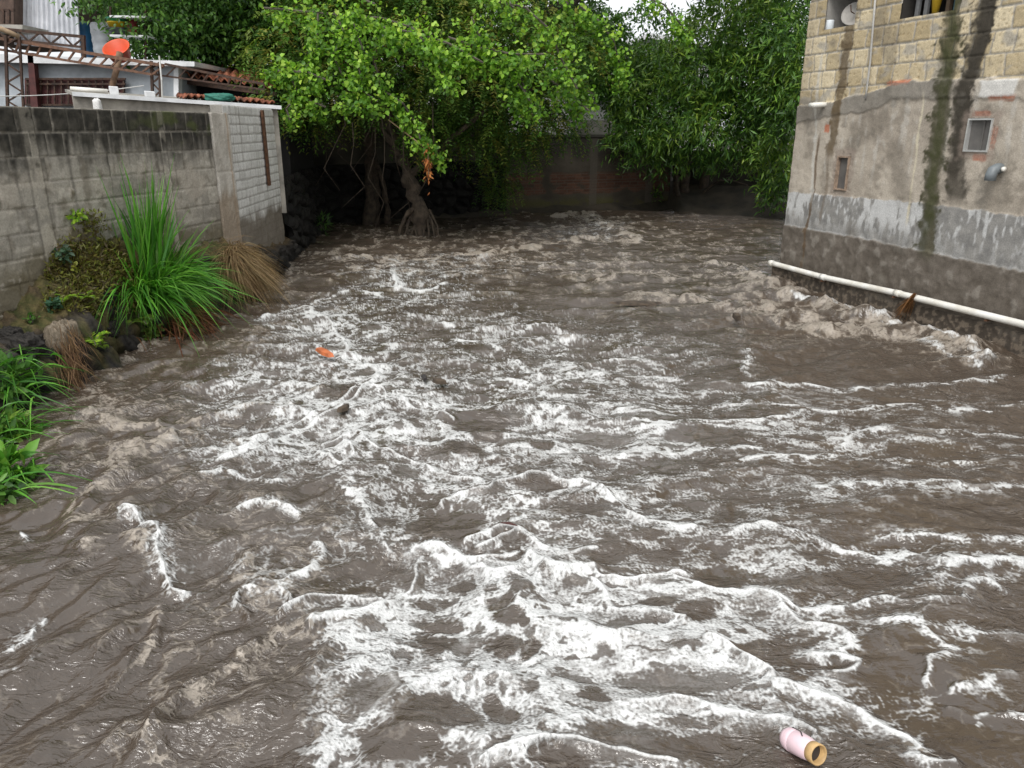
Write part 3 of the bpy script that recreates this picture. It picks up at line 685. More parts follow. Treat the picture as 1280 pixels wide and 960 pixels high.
def house_wall(S, Z):
    S0, Z0 = S, Z
    n1 = fbm(S / .9, Z / .8, 100, 4); n2 = fbm(S / .12, Z / .12, 104, 4); n3 = fbm(S / .035, Z / .035, 108, 2)
    seam, pt, pb = SEAM(S) + .03 * n2, PL_T(S) + .03 * n2, PL_B(S) + .025 * n2
    up = smooth(-.008, .008, Z - seam)
    # blockwork of pale tuff above
    j, r, k = courses(S + .03 * perlin(S / .3, Z / .21, 111), Z, 4.1, .205, .235, 12, .013, .14)
    mess = smooth(.15, .4, fbm(S / .5, Z / .3, 110, 3)); j = np.clip(j * (1.0 - .2 * mess), 0, 1)
    pit = smooth(.25, .5, n3)
    cb = col3((.42, .335, .20), (.64, .545, .375), np.clip(r + .3 * n1, 0, 1)); cb = over(cb, (.34, .25, .13), pit * .6)
    mort = col3((.31, .29, .25), (.42, .39, .34), np.clip(n2 + .5, 0, 1)); cb = cb * (1 - j[:, None]) + mort * j[:, None]
    cb = over(cb, (.36, .335, .29), .75 * smooth(.2, .45, fbm(S / .3, Z / .18, 112, 3) + .25 * g1(Z, seam + .05, .12)))
    db = -.010 * j - .006 * pit + .004 * n2
    # plaster in the middle
    cp = col3((.345, .30, .245), (.49, .435, .36), np.clip(.5 + .75 * n1, 0, 1))
    cp = over(cp, (.235, .205, .165), .65 * smooth(.1, .5, fbm(S / .28, Z / .22, 114, 4)))
    cp = over(cp, (.52, .49, .44), .55 * smooth(.1, .45, perlin(S / .09, Z / .8, 118) + .4 * n2) * smooth(pt, pt + .5, Z))
    band = smooth(.02, .05, Z - (seam - .22 + .05 * n1)) * (1 - up)
    cp = over(cp, (.20, .185, .16), band * .75 * (1 - smooth(bsz(1185, 120)[0], bsz(1200, 120)[0], S)))
    dp = .010 * n1 + .006 * n2 + .012 * band
    # grey coat with flaking limewash
    lo = 1 - smooth(-.006, .006, Z - pt)
    wh = smooth(-.04, .34, perlin(S / .075, Z / .22, 120) + .6 * perlin(S / .03, Z / .07, 122) + .9 * n1 + .16 * perlin(S / .4, Z / .4, 121) + .10)
    ww_ = smooth(.15, .5, (Z - pb) / np.maximum(pt - pb, .05)) 
    cl = col3((.20, .195, .185), (.30, .29, .27), np.clip(.5 + n2, 0, 1)); cl = over(cl, (.57, .57, .56), .85 * wh * (.25 + .75 * ww_))
    # bare dark plinth
    fo = 1 - smooth(-.006, .006, Z - pb)
    cf = col3((.105, .088, .070), (.165, .142, .118), np.clip(.5 + .9 * n2 + .3 * n1, 0, 1))
    cf = over(cf, (.27, .245, .21), .55 * smooth(.2, .5, perlin(S / .12, Z / .25, 124) + .6 * n2))
    wetz = 1 - smooth(.15, .45, Z - .15 * n1); cf = over(cf, (.075, .06, .046), .6 * wetz)
    c = cb * up[:, None] + cp * (1 - up[:, None]); d = db * up + dp * (1 - up) + .012 * (1 - up)
    c = c * (1 - lo[:, None]) + cl * lo[:, None]; d = d * (1 - lo) + lo * (.018 + .004 * n2)
    c = c * (1 - fo[:, None]) + cf * fo[:, None]; d = d * (1 - fo) + fo * (.035 + .010 * n2 + .006 * n1)
    # stains that run down the wall
    ed = .5 + .85 * n2 + .35 * n3
    def streak(fn, w, colr, amt, z0=-9, z1=9, grow=0):
        nonlocal c
        k = (1 - smooth(w * .55, w * 1.1, np.abs(S - fn(Z) + .03 * perlin(Z / .35, S / .5, 126)) * (1.6 - ed))) * smooth(z0 - .1, z0 + .1, Z) * (1 - smooth(z1 - .1, z1 + .1, Z))
        c = over(c, colr, np.clip(amt * k * (.95 + .25 * n2), 0, 1))
    zA = bsz(1196, 252)[1]; zB = bsz(1160, 318)[1]; zC = bsz(1038, 195)[1]
    streak(ST_A, .13, (.022, .018, .013), 1.0, zA + .45); streak(lambda Z: ST_A(Z) + .05 * np.sin(Z * 7), .07, (.02, .016, .012), .9, zA + .2)
    streak(lambda Z: ST_A(Z) - .03, .15, (.055, .047, .035), .85, zA)
    streak(ST_B, .15, (.052, .050, .024), .92, zB)
    streak(ST_B, .07, (.05, .055, .018), .6, zB + .25)
    streak(lambda Z: ST_B(Z) + .05, .06, (.10, .09, .06), .7, PL_B(np.array([bsz(1160, 300)[0]]))[0] - .05, zB + .3)
    streak(ST_C, .10, (.125, .09, .05), .92, zC)
    streak(ST_D, .028, (.11, .072, .04), .85, .25, bsz(1024, 170)[1])
    streak(lambda Z: ST_D(Z) + .22, .03, (.16, .12, .08), .5, bsz(1040, 280)[1], bsz(1024, 180)[1])
    streak(ST_E, .018, (.60, .54, .40), .8, bsz(1136, 277)[1], bsz(1155, 122)[1])
    streak(ST_F, .03, (.55, .53, .48), .65, bsz(1016, 250)[1], bsz(1027, 68)[1])
    streak(lambda Z: Z * 0 + bsz(1245, 240)[0], .20, (.15, .13, .10), .5, pb.mean() if False else bsz(1235, 262)[1], bsz(1240, 190)[1])
    sl = 1 - smooth(.0, .35, S); c = over(c, (.27, .23, .17), .35 * sl * up)
    c = over(c, (.16, .145, .12), .6 * smooth(.2, .55, fbm(S / .35, Z / .3, 128, 4) + .2 * g1(Z, seam - .1, .2) - .15))
    c = over(c, (.13, .112, .088), .5 * smooth(.12, .5, fbm(S / .55, Z / .75, 220, 5)) * (1 - fo)); c = c * .93
    # patches of bare brick
    for px, py, w, h_ in ((1035, 160, .045, .05), (1124, 103, .17, .022), (1254, 122, .14, .03), (1243, 172, .03, .1), (1226, 197, .08, .03), (1228, 142, .1, .025)):
        a, b = bsz(px, py)
        k = (1 - smooth(.8, 1.2, np.abs(S - a) / w + .35 * n3)) * (1 - smooth(.8, 1.2, np.abs(Z - b) / h_ + .35 * n2))
        c = over(c, (.40, .13, .065), .85 * k * (1 - .6 * j))
    a, b = bsz(1250, 110); k = (1 - smooth(.9, 1.1, np.abs(S - a) / .2 + .2 * n2)) * (1 - smooth(.9, 1.1, np.abs(Z - b) / .075 + .2 * n2))
    c = over(c, (.62, .61, .58), .85 * k); d = d + .006 * k
    for wd in (W1, W2):
        m_ = (1 - smooth(.03, .11, np.maximum(np.maximum(wd[0] - S, S - wd[1]), np.maximum(wd[2] - Z, Z - wd[3])) + .05 * n2))
        c = over(c, (.25, .20, .165), .6 * m_); d = d - .008 * m_ * (n2 > 0)
    return c, d
BT = 4.15
house = WLh = BD_.panel('plastered_building', M_PLASTER, 0, BD_.L, -.6, BT, house_wall, .0115, .18, holes=[O1, O2, W1, W2])
tag(house, 'tall unfinished building with bare yellow blocks above stained grey plaster at the water', 'building')
# the rest of its body: upper storey, far side wall, roof
M_BLOCK = mat_plain('tuff_blocks', (.44, .36, .22), .9, .3, 7, .3)
EX = -BD_.n * 6.0
MB().box(BD_.pt(0, BT + .003, -.18), BD_.e * BD_.L, -BD_.n * -.18 * 1.0, (0, 0, 2.2)).build('upper_wall', M_BLOCK, house)
MB().box(BD_.pt(0, -.6, -.183), BD_.e * .2, EX, (0, 0, 6.9)).build('side_wall', mat_plain('side_plaster', (.30, .27, .23), .9, .3, 3, .3), house)
MB().box(BD_.pt(0, 6.36, .25), BD_.e * BD_.L, EX, (0, 0, .16)).build('roof', mat_plain('roof_slab', (.28, .27, .25), .9, .3, 3, .3), house)
M_DARKIN = mat_plain('dark_interior', (.030, .026, .022), .9, .3, 5, 0)
M_WOODB = mat_plain('brown_board', (.15, .085, .042), .8, .4, 12, .3)
M_ALU = mat_plain('aluminium_frame', (.62, .62, .60), .4, .12, 14, .05, .6)
M_RFR = mat_plain('rusty_frame', (.30, .22, .16), .8, .4, 18, .2)
M_SCREEN = mat_plain('dusty_screen', (.115, .108, .10), .45, .25, 6, .1, col2=(.085, .08, .075))
def niche(w, depth, mat, name):
    m = MB(); a, b, c, d = w
    m.box(BD_.pt(a - .05, c - .05, -depth), BD_.e * (b - a + .1), BD_.n * -.03, (0, 0, d - c + .1))
    for sa in (a - .052, b + .002): m.box(BD_.pt(sa, c - .05, -depth + .002), BD_.e * .05, BD_.n * (depth - .022), (0, 0, d - c + .1))
    for zc in (c - .052, d + .002): m.box(BD_.pt(a, zc, -depth + .002), BD_.e * (b - a), BD_.n * (depth - .022), (0, 0, .05))
    return m.build(name, mat, house)
niche(O1, .45, mat_plain('pale_niche', (.30, .285, .26), .9, .25, 6, .2), 'window_opening'); niche(O2, .5, M_DARKIN, 'window_opening')
niche(W1, .14, M_DARKIN, 'window_recess'); niche(W2, .14, M_DARKIN, 'window_recess')
def window(w, fm, fw, lab):
    a, b, c, d = w
    m = MB()
    m.box(BD_.pt(a, c, -.06), BD_.e * fw, BD_.n * .085, (0, 0, d - c)).box(BD_.pt(b - fw, c, -.06), BD_.e * fw, BD_.n * .085, (0, 0, d - c))
    m.box(BD_.pt(a + fw, c, -.06), BD_.e * (b - a - 2 * fw), BD_.n * .083, (0, 0, fw)).box(BD_.pt(a + fw, d - fw, -.06), BD_.e * (b - a - 2 * fw), BD_.n * .083, (0, 0, fw))
    f = m.build('window', fm, house); f['label'] = lab
    MB().box(BD_.pt(a + fw, c + fw, -.03), BD_.e * (b - a - 2 * fw), BD_.n * .012, (0, 0, d - c - 2 * fw)).build('pane', M_SCREEN, f)
    return f
window(W1, M_RFR, .018, 'narrow window in a rusty frame')
f2 = window(W2, M_ALU, .016, 'square window in an aluminium frame')
MB().box(BD_.pt((W2[0] * .42 + W2[1] * .58), W2[2] + .018, -.018), BD_.e * .014, BD_.n * .012, (0, 0, W2[3] - W2[2] - .036)).build('mullion', M_SCREEN, f2)
# grey slats and a yellow cup in the right opening, boards in the left one
sl = MB()
for k in range(3): sl.box(BD_.pt(O2[0] + .06 + .12 * k, O2[2] - .02, -.16), BD_.e * .05, BD_.n * .03, (0, 0, .40))
sl.build('slat', mat_plain('grey_slat', (.17, .17, .17), .6, .3, 9, .1), house)
for k, (x_, w_, cc) in enumerate(((.42, .045, (.13, .09, .06)), (.52, .07, (.05, .10, .11)), (.63, .04, (.16, .12, .09)))):
    MB().box(BD_.pt(O2[0] + x_, O2[2] - .02, -.22), BD_.e * w_, BD_.n * .04, (0, 0, .45)).build('window_post', mat_plain('post_paint_%d' % k, cc, .7, .3, 9, .1), house)
MB().box(BD_.pt(O1[1] - .15, O1[2] - .02, -.36), BD_.e * .13, BD_.n * .04, (0, 0, .62)).build('board', M_WOODB, house)
yc = MB(); yc.lathe([(.0, 0), (.030, 0), (.052, .16), (.055, .162), (.048, .158), (.03, .02)], 16, BD_.pt(bsz(1163, 10)[0], O2[2] + .003, -.07))
tag(yc.build('yellow_cup', mat_plain('yellow_plastic', (.62, .40, .03), .4, .1, 8, .02), smooth_shade=True), 'yellow plastic cup on the ledge of the slatted upper opening', 'cup')
wc = MB(); q = bsz(1030, 32)
wc.lathe([(.0, 0), (.045, 0), (.047, .005), (.047, .10), (.043, .11), (.02, .112), (.0, .112)], 20, BD_.pt(q[0] + .02, O1[2] + .003, -.07))
tag(wc.build('white_can', mat_plain('white_enamel', (.62, .66, .68), .4, .1, 8, .02), smooth_shade=True), 'small white paint can beside the dish in the upper left opening', 'can')
# round metal dish leaning in the left opening
ds = MB(); q0 = BD_.pt(bsz(1055, 22)[0], O1[2] + .15, -.14)
ax = BD_.n * .8 + BD_.e * .5 + np.array((0, 0, .45))
ds.lathe([(.0, -.045), (.05, -.042), (.10, -.03), (.14, -.006), (.15, .003), (.145, .008), (.10, -.018), (.05, -.03), (.0, -.033)], 28, q0, ax)
dish = ds.build('antenna_dish', mat_plain('dull_dish', (.33, .31, .28), .6, .2, 10, .1), smooth_shade=True)
tag(dish, 'round grey antenna dish leaning inside the upper left wall opening', 'dish')
MB().tube([q0, q0 + ax * .13 + np.array((0, 0, -.05)), q0 + ax * .17], .006, 6).build('feed_arm', M_RUST, dish)
# conduit, stub pipe, elbow
M_PVC = mat_plain('white_pvc', (.74, .73, .69), .35, .08, 5, .03, col2=(.60, .57, .50))
M_GPIPE = mat_plain('grey_pvc', (.16, .18, .19), .45, .2, 10, .05)
cond = [BD_.pt(*bsz(x, y), .025) for x, y in ((1098, -20), (1093, 40), (1090, 78), (1086, 110), (1084, 124))]
MB().tube(cond, .012, 8).build('conduit', mat_plain('grey_conduit', (.36, .35, .33), .6, .2, 12, .1), house, True)
q = bsz(1034, 131)
MB().tube([BD_.pt(q[0], q[1], -.02), BD_.pt(q[0] - .02, q[1], .10), BD_.pt(q[0] - .07, q[1] - .004, .13), BD_.pt(q[0] - .15, q[1] - .004, .13)], .032, 12).build('stub_pipe', M_PVC, house, True)
q = bsz(1250, 218)
el = MB().tube([BD_.pt(q[0], q[1] + .055, -.02), BD_.pt(q[0], q[1] + .055, .05), BD_.pt(q[0], q[1] + .035, .095), BD_.pt(q[0], q[1], .11), BD_.pt(q[0], q[1] - .055, .11)], [.05, .05, .052, .05, .052], 14)
elp = el.build('elbow_pipe', M_GPIPE, house, True)
MB().tube([BD_.pt(q[0] + .06, q[1] + .05, .05), BD_.pt(q[0] + .085, q[1] + .055, .055)], .022, 10).build('pipe_plug', M_PVC, elp, True)
# concrete plinth at the water and the long white pipe on it
pp = [bsz(x, y) for x, y in ((971, 328), (1038, 346), (1132, 366), (1280, 402))]
def pipe_z(s_): return np.interp(s_, [a for a, b in pp], [b for a, b in pp])
s_end = pp[-1][0] + 1.2
pz = lambda s_: pipe_z(s_) if s_ < pp[-1][0] else pp[-1][1] - .0 * (s_ - pp[-1][0])
PLN = Plane(BD_.pt(-.10, 0, .075)[:2], BD_.pt(BD_.L, 0, .075)[:2]); PLN.n = BD_.n
def plinth_wall(S, Z):
    n1 = fbm(S / .6, Z / .4, 210, 4); n2 = fbm(S / .07, Z / .07, 214, 4)
    c = col3((.095, .080, .064), (.165, .142, .115), np.clip(.5 + .8 * n1 + .5 * n2, 0, 1))
    wet = 1 - smooth(.10, .24, Z + .16 * n1 + .10 * perlin(S / .05, Z / .2, 216)); c = over(c, (.052, .041, .031), .85 * wet)
    c = over(c, (.06, .05, .04), .5 * smooth(.15, .5, perlin(S / .05, Z / .4, 217) + .5 * n2))
    c = over(c, (.20, .16, .12), .6 * smooth(.34, .5, n2 + .3 * (Z < .25)))
    return c, .012 * n1 + .008 * n2
PLN.panel('plinth', M_PLASTER, 0, PLN.L, -.6, pp[0][1] - .05, plinth_wall, .0115, .2, house)
pts = [BD_.pt(s_, pz(s_), .085) for s_ in np.linspace(pp[0][0], s_end, 30)]
pv = MB().tube([p_ + BD_.n * .02 for p_ in pts], .035, 16); pipe = tag(pv.build('drain_pipe', M_PVC, smooth_shade=True), 'long white plastic pipe running along the foot of the stained building', 'pipe')
for s_ in (pp[0][0] + .03, pp[1][0], pp[2][0]):
    MB().tube([BD_.pt(s_ - .04, pz(s_ - .04), .105), BD_.pt(s_ + .04, pz(s_ + .04), .105)], .0395, 16).build('coupling', M_PVC, pipe, True)
for s_ in (1.0, 2.2, 3.4):
    MB().box(BD_.pt(s_, pz(s_) - .053, .0), BD_.e * .02, BD_.n * .14, (0, 0, .016)).build('bracket', M_RUST, pipe)

# --- far wall of stained plaster and brick across the bend
FW = Plane((-.15, 19.6), (3.9, 20.9)); FW.n = np.array((FW.e[1], -FW.e[0], 0)); FW.n = FW.n if FW.n[1] < 0 else -FW.n
b0 = FW.sz(700, 216)[1]; b1 = FW.sz(700, 242)[1]
def far_wall(S, Z):
    n1 = fbm(S / .7, Z / .5, 130, 4); n2 = fbm(S / .1, Z / .1, 134, 3)
    c = col3((.055, .046, .034), (.105, .09, .07), np.clip(.5 + n1, 0, 1))
    j, r, _ = courses(S, Z, 3, .075, .22, 17, .014)
    brick = smooth(b1 - .03, b1 + .03, Z + .1 * n1) * (1 - smooth(b0 - .03, b0 + .03, Z + .08 * n1)) * smooth(-.35, -.1, n1)
    cb = col3((.085, .040, .026), (.14, .070, .045), r); cb = over(cb, (.11, .09, .07), j * .8)
    c = c * (1 - brick[:, None]) + cb * brick[:, None]
    c = over(c, (.045, .04, .034), .8 * smooth(-.1, .4, perlin(S / .2, Z / 1.2, 136) + 1.4 * smooth(b0, 1.85, Z) - .5))
    c = over(c, (.085, .08, .022), .75 * smooth(0, .4, n1 + .3 + .2 * n2) * (1 - smooth(.15, b1, Z)) * smooth(.02, .2, Z))
    for px in (742, 812):
        k = 1 - smooth(.09, .11, np.abs(S - FW.sz(px, 220)[0])); c = over(c, (.11, .097, .078), .7 * k)
    return c, -.01 * j * brick + .012 * n1
fw = FW.panel('brick_wall', M_WALL, 0, FW.L + .3, -.4, 1.78, far_wall, .022, .2)
tag(fw, 'dark stained brick and plaster wall across the far bend of the river', 'wall')
MB().box(FW.pt(0, 1.783, .03), FW.e * (FW.L + .3), FW.n * -.26, (0, 0, .06)).build('coping', mat_plain('dark_coping', (.07, .065, .055), .9, .3, 5, .3), fw)
FW2 = Plane((4.25, 20.95), (9.5, 18.6)); FW2.n = np.array((FW2.e[1], -FW2.e[0], 0)); FW2.n = FW2.n if FW2.n[1] < 0 else -FW2.n
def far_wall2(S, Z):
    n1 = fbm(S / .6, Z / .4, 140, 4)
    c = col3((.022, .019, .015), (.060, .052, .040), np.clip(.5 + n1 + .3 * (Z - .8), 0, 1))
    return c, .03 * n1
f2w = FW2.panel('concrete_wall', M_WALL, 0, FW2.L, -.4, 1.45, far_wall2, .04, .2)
tag(f2w, 'low mossy concrete wall in the shade under the right bank tree', 'wall')

# ---------------------------------------------------------------- banks
# the rocky ledge between the left wall and the water
YS = np.array([2.0, 3.2, 4.0, 4.8, 5.6, 6.2, 7.0, 7.65, 8.6, 9.4, 10.2, 11.2, 12.6])
XE = np.array([-2.35, -2.55, -2.80, -3.25, -3.62, -3.52, -3.66, -3.50, -3.36, -3.30, -3.36, -3.50, -3.62])
ZT = np.array([.25, .30, .35, .42, .46, .52, .60, .68, .72, .75, .55, .42, .35])
def bank_pt(y, u):
    """u = 0 at the wall, 1 at the water's edge"""
    xw = np.where(y < 9.4, -5.12 + (y - 2.5) * (1.62 / 6.9), -3.5 - .05 * (y - 9.4)) - .05
    xe = np.interp(y, YS, XE) + .14 + .06 * np.sin(y * 5.1) + .05 * np.sin(y * 9.7 + 1)
    return xw, xe
def left_bank():
    ny, nu = 760, 110
    Yg, Ug = np.meshgrid(np.linspace(2.0, 12.55, ny), np.linspace(0, 1, nu), indexing='ij')
    xw, xe = bank_pt(Yg, Ug); X = xw + (xe - xw) * Ug
    zt = np.interp(Yg, YS, ZT)
    prof = 1 - smooth(.42, 1.0, Ug + .10 * perlin(Yg / .35, Ug * 2, 150)) ; 
    Z = -.28 + (zt + .28) * (.25 * (1 - Ug) + .75 * prof)
    Z = Z + (.40 + .10 * fbm(Yg / .2, Ug / .25, 168, 3)) * g1(Yg, 7.35, .50) * g1(Ug, 0.0, .45) + .14 * g1(Yg, 6.7, .3) * g1(Ug, .0, .3)
    d1, d2, idm = worley(Yg / .26 + .3 * perlin(Yg / .2, X / .2, 151), (Z * 1.2 + X) / .22, 7)
    n1 = fbm(Yg / .4, X / .3 + Z, 152, 4); n2 = fbm(Yg / .07, X / .07 + Z * 8, 156, 3)
    rock = smooth(.38, .55, Ug + .12 * n1)
    rg_ = fbm(Yg / .22 + X, Z / .16 + X / .2, 162, 5); crag = 1 - np.abs(fbm(Yg / .30, Z / .2 + X / .25, 166, 5)) * 1.6
    Z = Z + rock * (.04 * (smooth(.02, .35, d2 - d1) - .5) + .05 * rg_) + .025 * n2 + (1 - rock) * (.05 * n1 + .05 * fbm(Yg / .13, X / .13 + Z * 3, 167, 4))
    X = X + rock * (.05 * (smooth(.02, .4, d2 - d1) - .5) + .09 * (crag - .5)) + .03 * n2
    f = lambda a: a.ravel()
    c = col3((.012, .011, .010), (.046, .041, .036), np.clip(f(.35 + idm * .2 + n2 * .6 + .5 * rg_), 0, 1))
    c = over(c, (.012, .011, .010), .6 * f(1 - smooth(.02, .10, d2 - d1)) * f(rock))
    soil = col3((.045, .033, .018), (.090, .064, .034), np.clip(f(.5 + n2), 0, 1)); k = f(1 - rock); c = c * (1 - k[:, None]) + soil * k[:, None]
    moss = f(smooth(.0, .35, fbm(Yg / .3, X / .3 + Z, 160, 4) + .32 - .32 * rock + .35 * g1(Yg, 7.3, .6) - .8 * smooth(9.2, 9.8, Yg)))
    c = c * (1 - .85 * moss[:, None]) + .85 * moss[:, None] * col3((.040, .050, .012), (.105, .085, .032), np.clip(f(.5 + 1.2 * n2 + .5 * n1), 0, 1))
    wet = f(1 - smooth(.02, .22, Z)); c = c * (1 - .5 * wet[:, None])
    V = np.stack([X, Yg, Z], -1).reshape(-1, 3)
    o = np_mesh('river_bank', V, grid_faces(ny, nu, True), M_WET, attrs={'col': np.clip(c, 0, 1)})
    return tag(o, 'mossy rock bank below the left wall', kind='structure')
left_bank()
# old concrete buttress in the bank
def lump(name, c0, sz, seed, ca, cb, mat=M_WET, n=40, boxy=.5, amp=.12, sc=2.2):
    th, ph = np.meshgrid(np.linspace(0, 2 * np.pi, 2 * n, endpoint=True), np.linspace(0, np.pi, n))
    d = np.stack([np.cos(th) * np.sin(ph), np.sin(th) * np.sin(ph), np.cos(ph)], -1)
    m = np.abs(d).max(-1, keepdims=True); p = d * (1 - boxy) + d / m * boxy
    r = 1 + amp * fbm(p[..., 0] * sc + p[..., 2] * 1.7, p[..., 1] * sc - p[..., 2] * 1.1, seed, 4)
    r = r + .35 * amp * fbm(p[..., 0] * sc * 3.5 + p[..., 2] * 6, p[..., 1] * sc * 3.5 - p[..., 2] * 5, seed + 9, 4)
    p = p * r[..., None]; V = (p * np.array(sz)).reshape(-1, 3)
    nn = fbm(p[..., 0] * 4 + p[..., 2] * 3, p[..., 1] * 4 + p[..., 2] * 2, seed + 5, 4).ravel()
    return np_mesh(name, V, grid_faces(n, 2 * n, False), mat, None, {'col': col3(ca, cb, np.clip(.5 + nn, 0, 1))}, loc=c0)
bz = on_z(78, 440, .22)
tag(lump('concrete_buttress', (bz[0] - .02, bz[1] + .08, .10), (.10, .13, .36), 170, (.12, .095, .065), (.24, .20, .15), boxy=.75, amp=.10),
    'worn concrete buttress at the water with dead roots on it', 'buttress')
for k, (px, py, z, sz) in enumerate([(118, 392, .32, (.17, .14, .11)), (28, 432, .36, (.20, .16, .12)), (48, 448, .18, (.13, .12, .12)), (132, 412, .2, (.14, .16, .12)), (12, 420, .42, (.12, .12, .09)), (105, 385, .42, (.12, .10, .08))]):
    q = on_z(px, py, z)
    tag(lump('bank_rock', (q[0], q[1], q[2]), tuple(.72 * v for v in sz), 180 + 3 * k, (.012, .011, .010), (.050, .045, .040), boxy=.5, amp=.38),
        ['dark rock beside the bright fern on the left bank', 'biggest dark rock left of the concrete buttress', 'dark wet rock low beside the concrete buttress', 'dark rock at the water right of the bright fern',
         'flat dark rock under the block wall at the frame edge', 'small dark rock up under the yellow ferns'][k], 'rock', 'rocks of the left bank')
# shaded rubble wall behind the trees
RP = [(-3.62, 12.5), (-4.05, 16.9), (-2.1, 18.5), (-.2, 19.55)]
def rubble():
    ln = np.cumsum([0] + [math.dist(a, b) for a, b in zip(RP[:-1], RP[1:])]); S = np.linspace(0, ln[-1], 420); Zs = np.linspace(-.3, 1.25, 90)
    X = np.interp(S, ln, [p[0] for p in RP]); Y = np.interp(S, ln, [p[1] for p in RP])
    tx, ty = np.gradient(X), np.gradient(Y); q = np.hypot(tx, ty); nx, ny_ = ty / q, -tx / q
    Sg, Zg = np.meshgrid(S, Zs); d1, d2, idm = worley(Sg / .3, Zg / .22, 5); n2 = fbm(Sg / .1, Zg / .1, 190, 3)
    dd = .10 * smooth(.02, .4, d2 - d1) + .02 * n2 - .12 * (Zg - .4)
    V = np.stack([X[None] + nx[None] * dd, Y[None] + ny_[None] * dd, Zg], -1).reshape(-1, 3)
    c = col3((.006, .0055, .005), (.019, .017, .015), np.clip((idm + .5 * n2).ravel(), 0, 1)); c = over(c, (.008, .007, .006), .8 * (1 - smooth(.02, .1, d2 - d1)).ravel())  # albedo lowered to near black: part of the tree shade is in the colour
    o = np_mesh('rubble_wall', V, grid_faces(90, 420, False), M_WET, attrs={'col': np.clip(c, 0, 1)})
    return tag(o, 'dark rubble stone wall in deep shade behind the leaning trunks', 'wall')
rubble()
SWL = Plane((-4.6, 17.6), (-.1, 20.6)); SWL.n = np.array((SWL.e[1], -SWL.e[0], 0))
def shade_wall(S, Z):
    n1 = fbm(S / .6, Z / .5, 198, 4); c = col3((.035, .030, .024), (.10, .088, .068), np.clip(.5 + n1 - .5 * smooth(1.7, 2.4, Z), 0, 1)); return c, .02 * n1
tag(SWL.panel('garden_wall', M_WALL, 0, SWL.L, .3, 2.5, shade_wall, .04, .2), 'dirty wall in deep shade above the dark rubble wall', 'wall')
# earth behind the banks, and one big sheet out to the horizon
M_EARTH = mat_plain('dark_earth', (.050, .040, .028), .95, .5, 2.0, .5, col2=(.020, .018, .012))
def earth(name, x0, x1, y0, y1, zf, n, m):
    X, Y = np.meshgrid(np.linspace(x0, x1, n), np.linspace(y0, y1, m)); Z = zf(X, Y)
    return tag(np_mesh(name, np.stack([X, Y, Z], -1).reshape(-1, 3), grid_faces(m, n), M_EARTH), 'bare dark earth', kind='structure')
earth('ground', -200, 200, 22.5, 320, lambda x, y: .9 + 0 * x, 5, 5)
earth('ground_left', -200, -5.3, -60, 22.4, lambda x, y: .85 + 0 * x, 5, 5)
earth('ground_right', 6.4, 200, -60, 17.5, lambda x, y: .9 + 0 * x, 5, 5)
earth('far_bank', -6, 10.5, 16.4, 23.5, lambda x, y: np.clip(.35 * (y - 19.3 + np.where(x < 0, .55 * -x, np.where(x > 4.2, .45 * (x - 4.2), -.32 * np.minimum(x, 4.2)))), -1.2, .95) + .12 * fbm(x / .9, y / .9, 195, 3), 180, 90)
earth('left_back_bank', -8, -3.9, 9.6, 17.5, lambda x, y: np.clip(.9 - .5 * (x + 4.2), -.6, .95) * 1.0 + .08 * fbm(x / .8, y / .8, 197, 3) + np.where(x > -4.3, -1.0, 0), 40, 60)

# ---------------------------------------------------------------- houses and roofs behind the left wall
def quad_at(pts, Y):
    return [at_y(x, y, Y) for x, y in pts]
def slab(name, pts, mat, depth=(0, .1, 0), parent=None, bevel=0.0):
    """a flat outline with real thickness"""
    n = len(pts); d = np.array(depth, float); v = list(pts) + [p + d for p in pts]
    f = [tuple(range(n))[::-1], tuple(range(n, 2 * n))] + [(i, (i + 1) % n, n + (i + 1) % n, n + i) for i in range(n)]
    return MB().add(v, f).build(name, mat, parent, bevel=bevel)

M_BLUEW = mat_plain('blue_grey_paint', (.36, .39, .42), .8, .22, 2.2, .2, col2=(.24, .265, .285))
M_WHITEP = mat_plain('white_paint', (.70, .71, .72), .7, .15, 3, .15, col2=(.50, .51, .52))
M_GREYC = mat_plain('grey_concrete', (.33, .31, .275), .9, .3, 4, .4, col2=(.20, .19, .165))
M_MAROON = mat_plain('maroon_paint', (.075, .018, .016), .6, .4, 9, .15)
M_DRUST = mat_plain('dark_rusty_steel', (.075, .042, .028), .75, .5, 16, .25, .3, col2=(.030, .020, .016))
M_RUSTB = mat_plain('brown_rusty_steel', (.165, .085, .052), .75, .45, 16, .25, .2, col2=(.07, .04, .028))
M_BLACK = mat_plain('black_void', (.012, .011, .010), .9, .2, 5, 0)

hb = slab('house', quad_at([(-90, 78), (222, 78), (222, 175), (-90, 175)], 14.2), M_BLUEW, (0, 4.5, 0))
tag(hb, 'low blue-grey house with a white roof edge and a maroon barred window behind the wall', 'house')
slab('roof', quad_at([(-90, 64), (243, 77), (243, 83), (-90, 76)], 14.0), M_WHITEP, (0, 4.8, 0), hb)
slab('corner_post', quad_at([(217, 83), (223, 83), (223, 150), (217, 150)], 14.15), M_WHITEP, (0, .16, 0), hb)
wf = slab('window', quad_at([(32, 99), (156, 99), (156, 132), (32, 132)], 14.19), M_MAROON, (0, -.03, 0), hb)
fb = MB()
for k in range(15): x = 34 + k * 8.6; fb.bar(at_y(x, 100, 14.12), at_y(x, 131, 14.12), .022, .022)
for y in (98.5, 105, 131): fb.bar(at_y(32, y, 14.11), at_y(157, y, 14.11), .03, .03)
fb.build('window_bars', M_DRUST, wf)
slab('door_post', quad_at([(34, 66), (41, 66), (48, 140), (39, 140)], 14.0), M_MAROON, (0, .12, 0), hb)

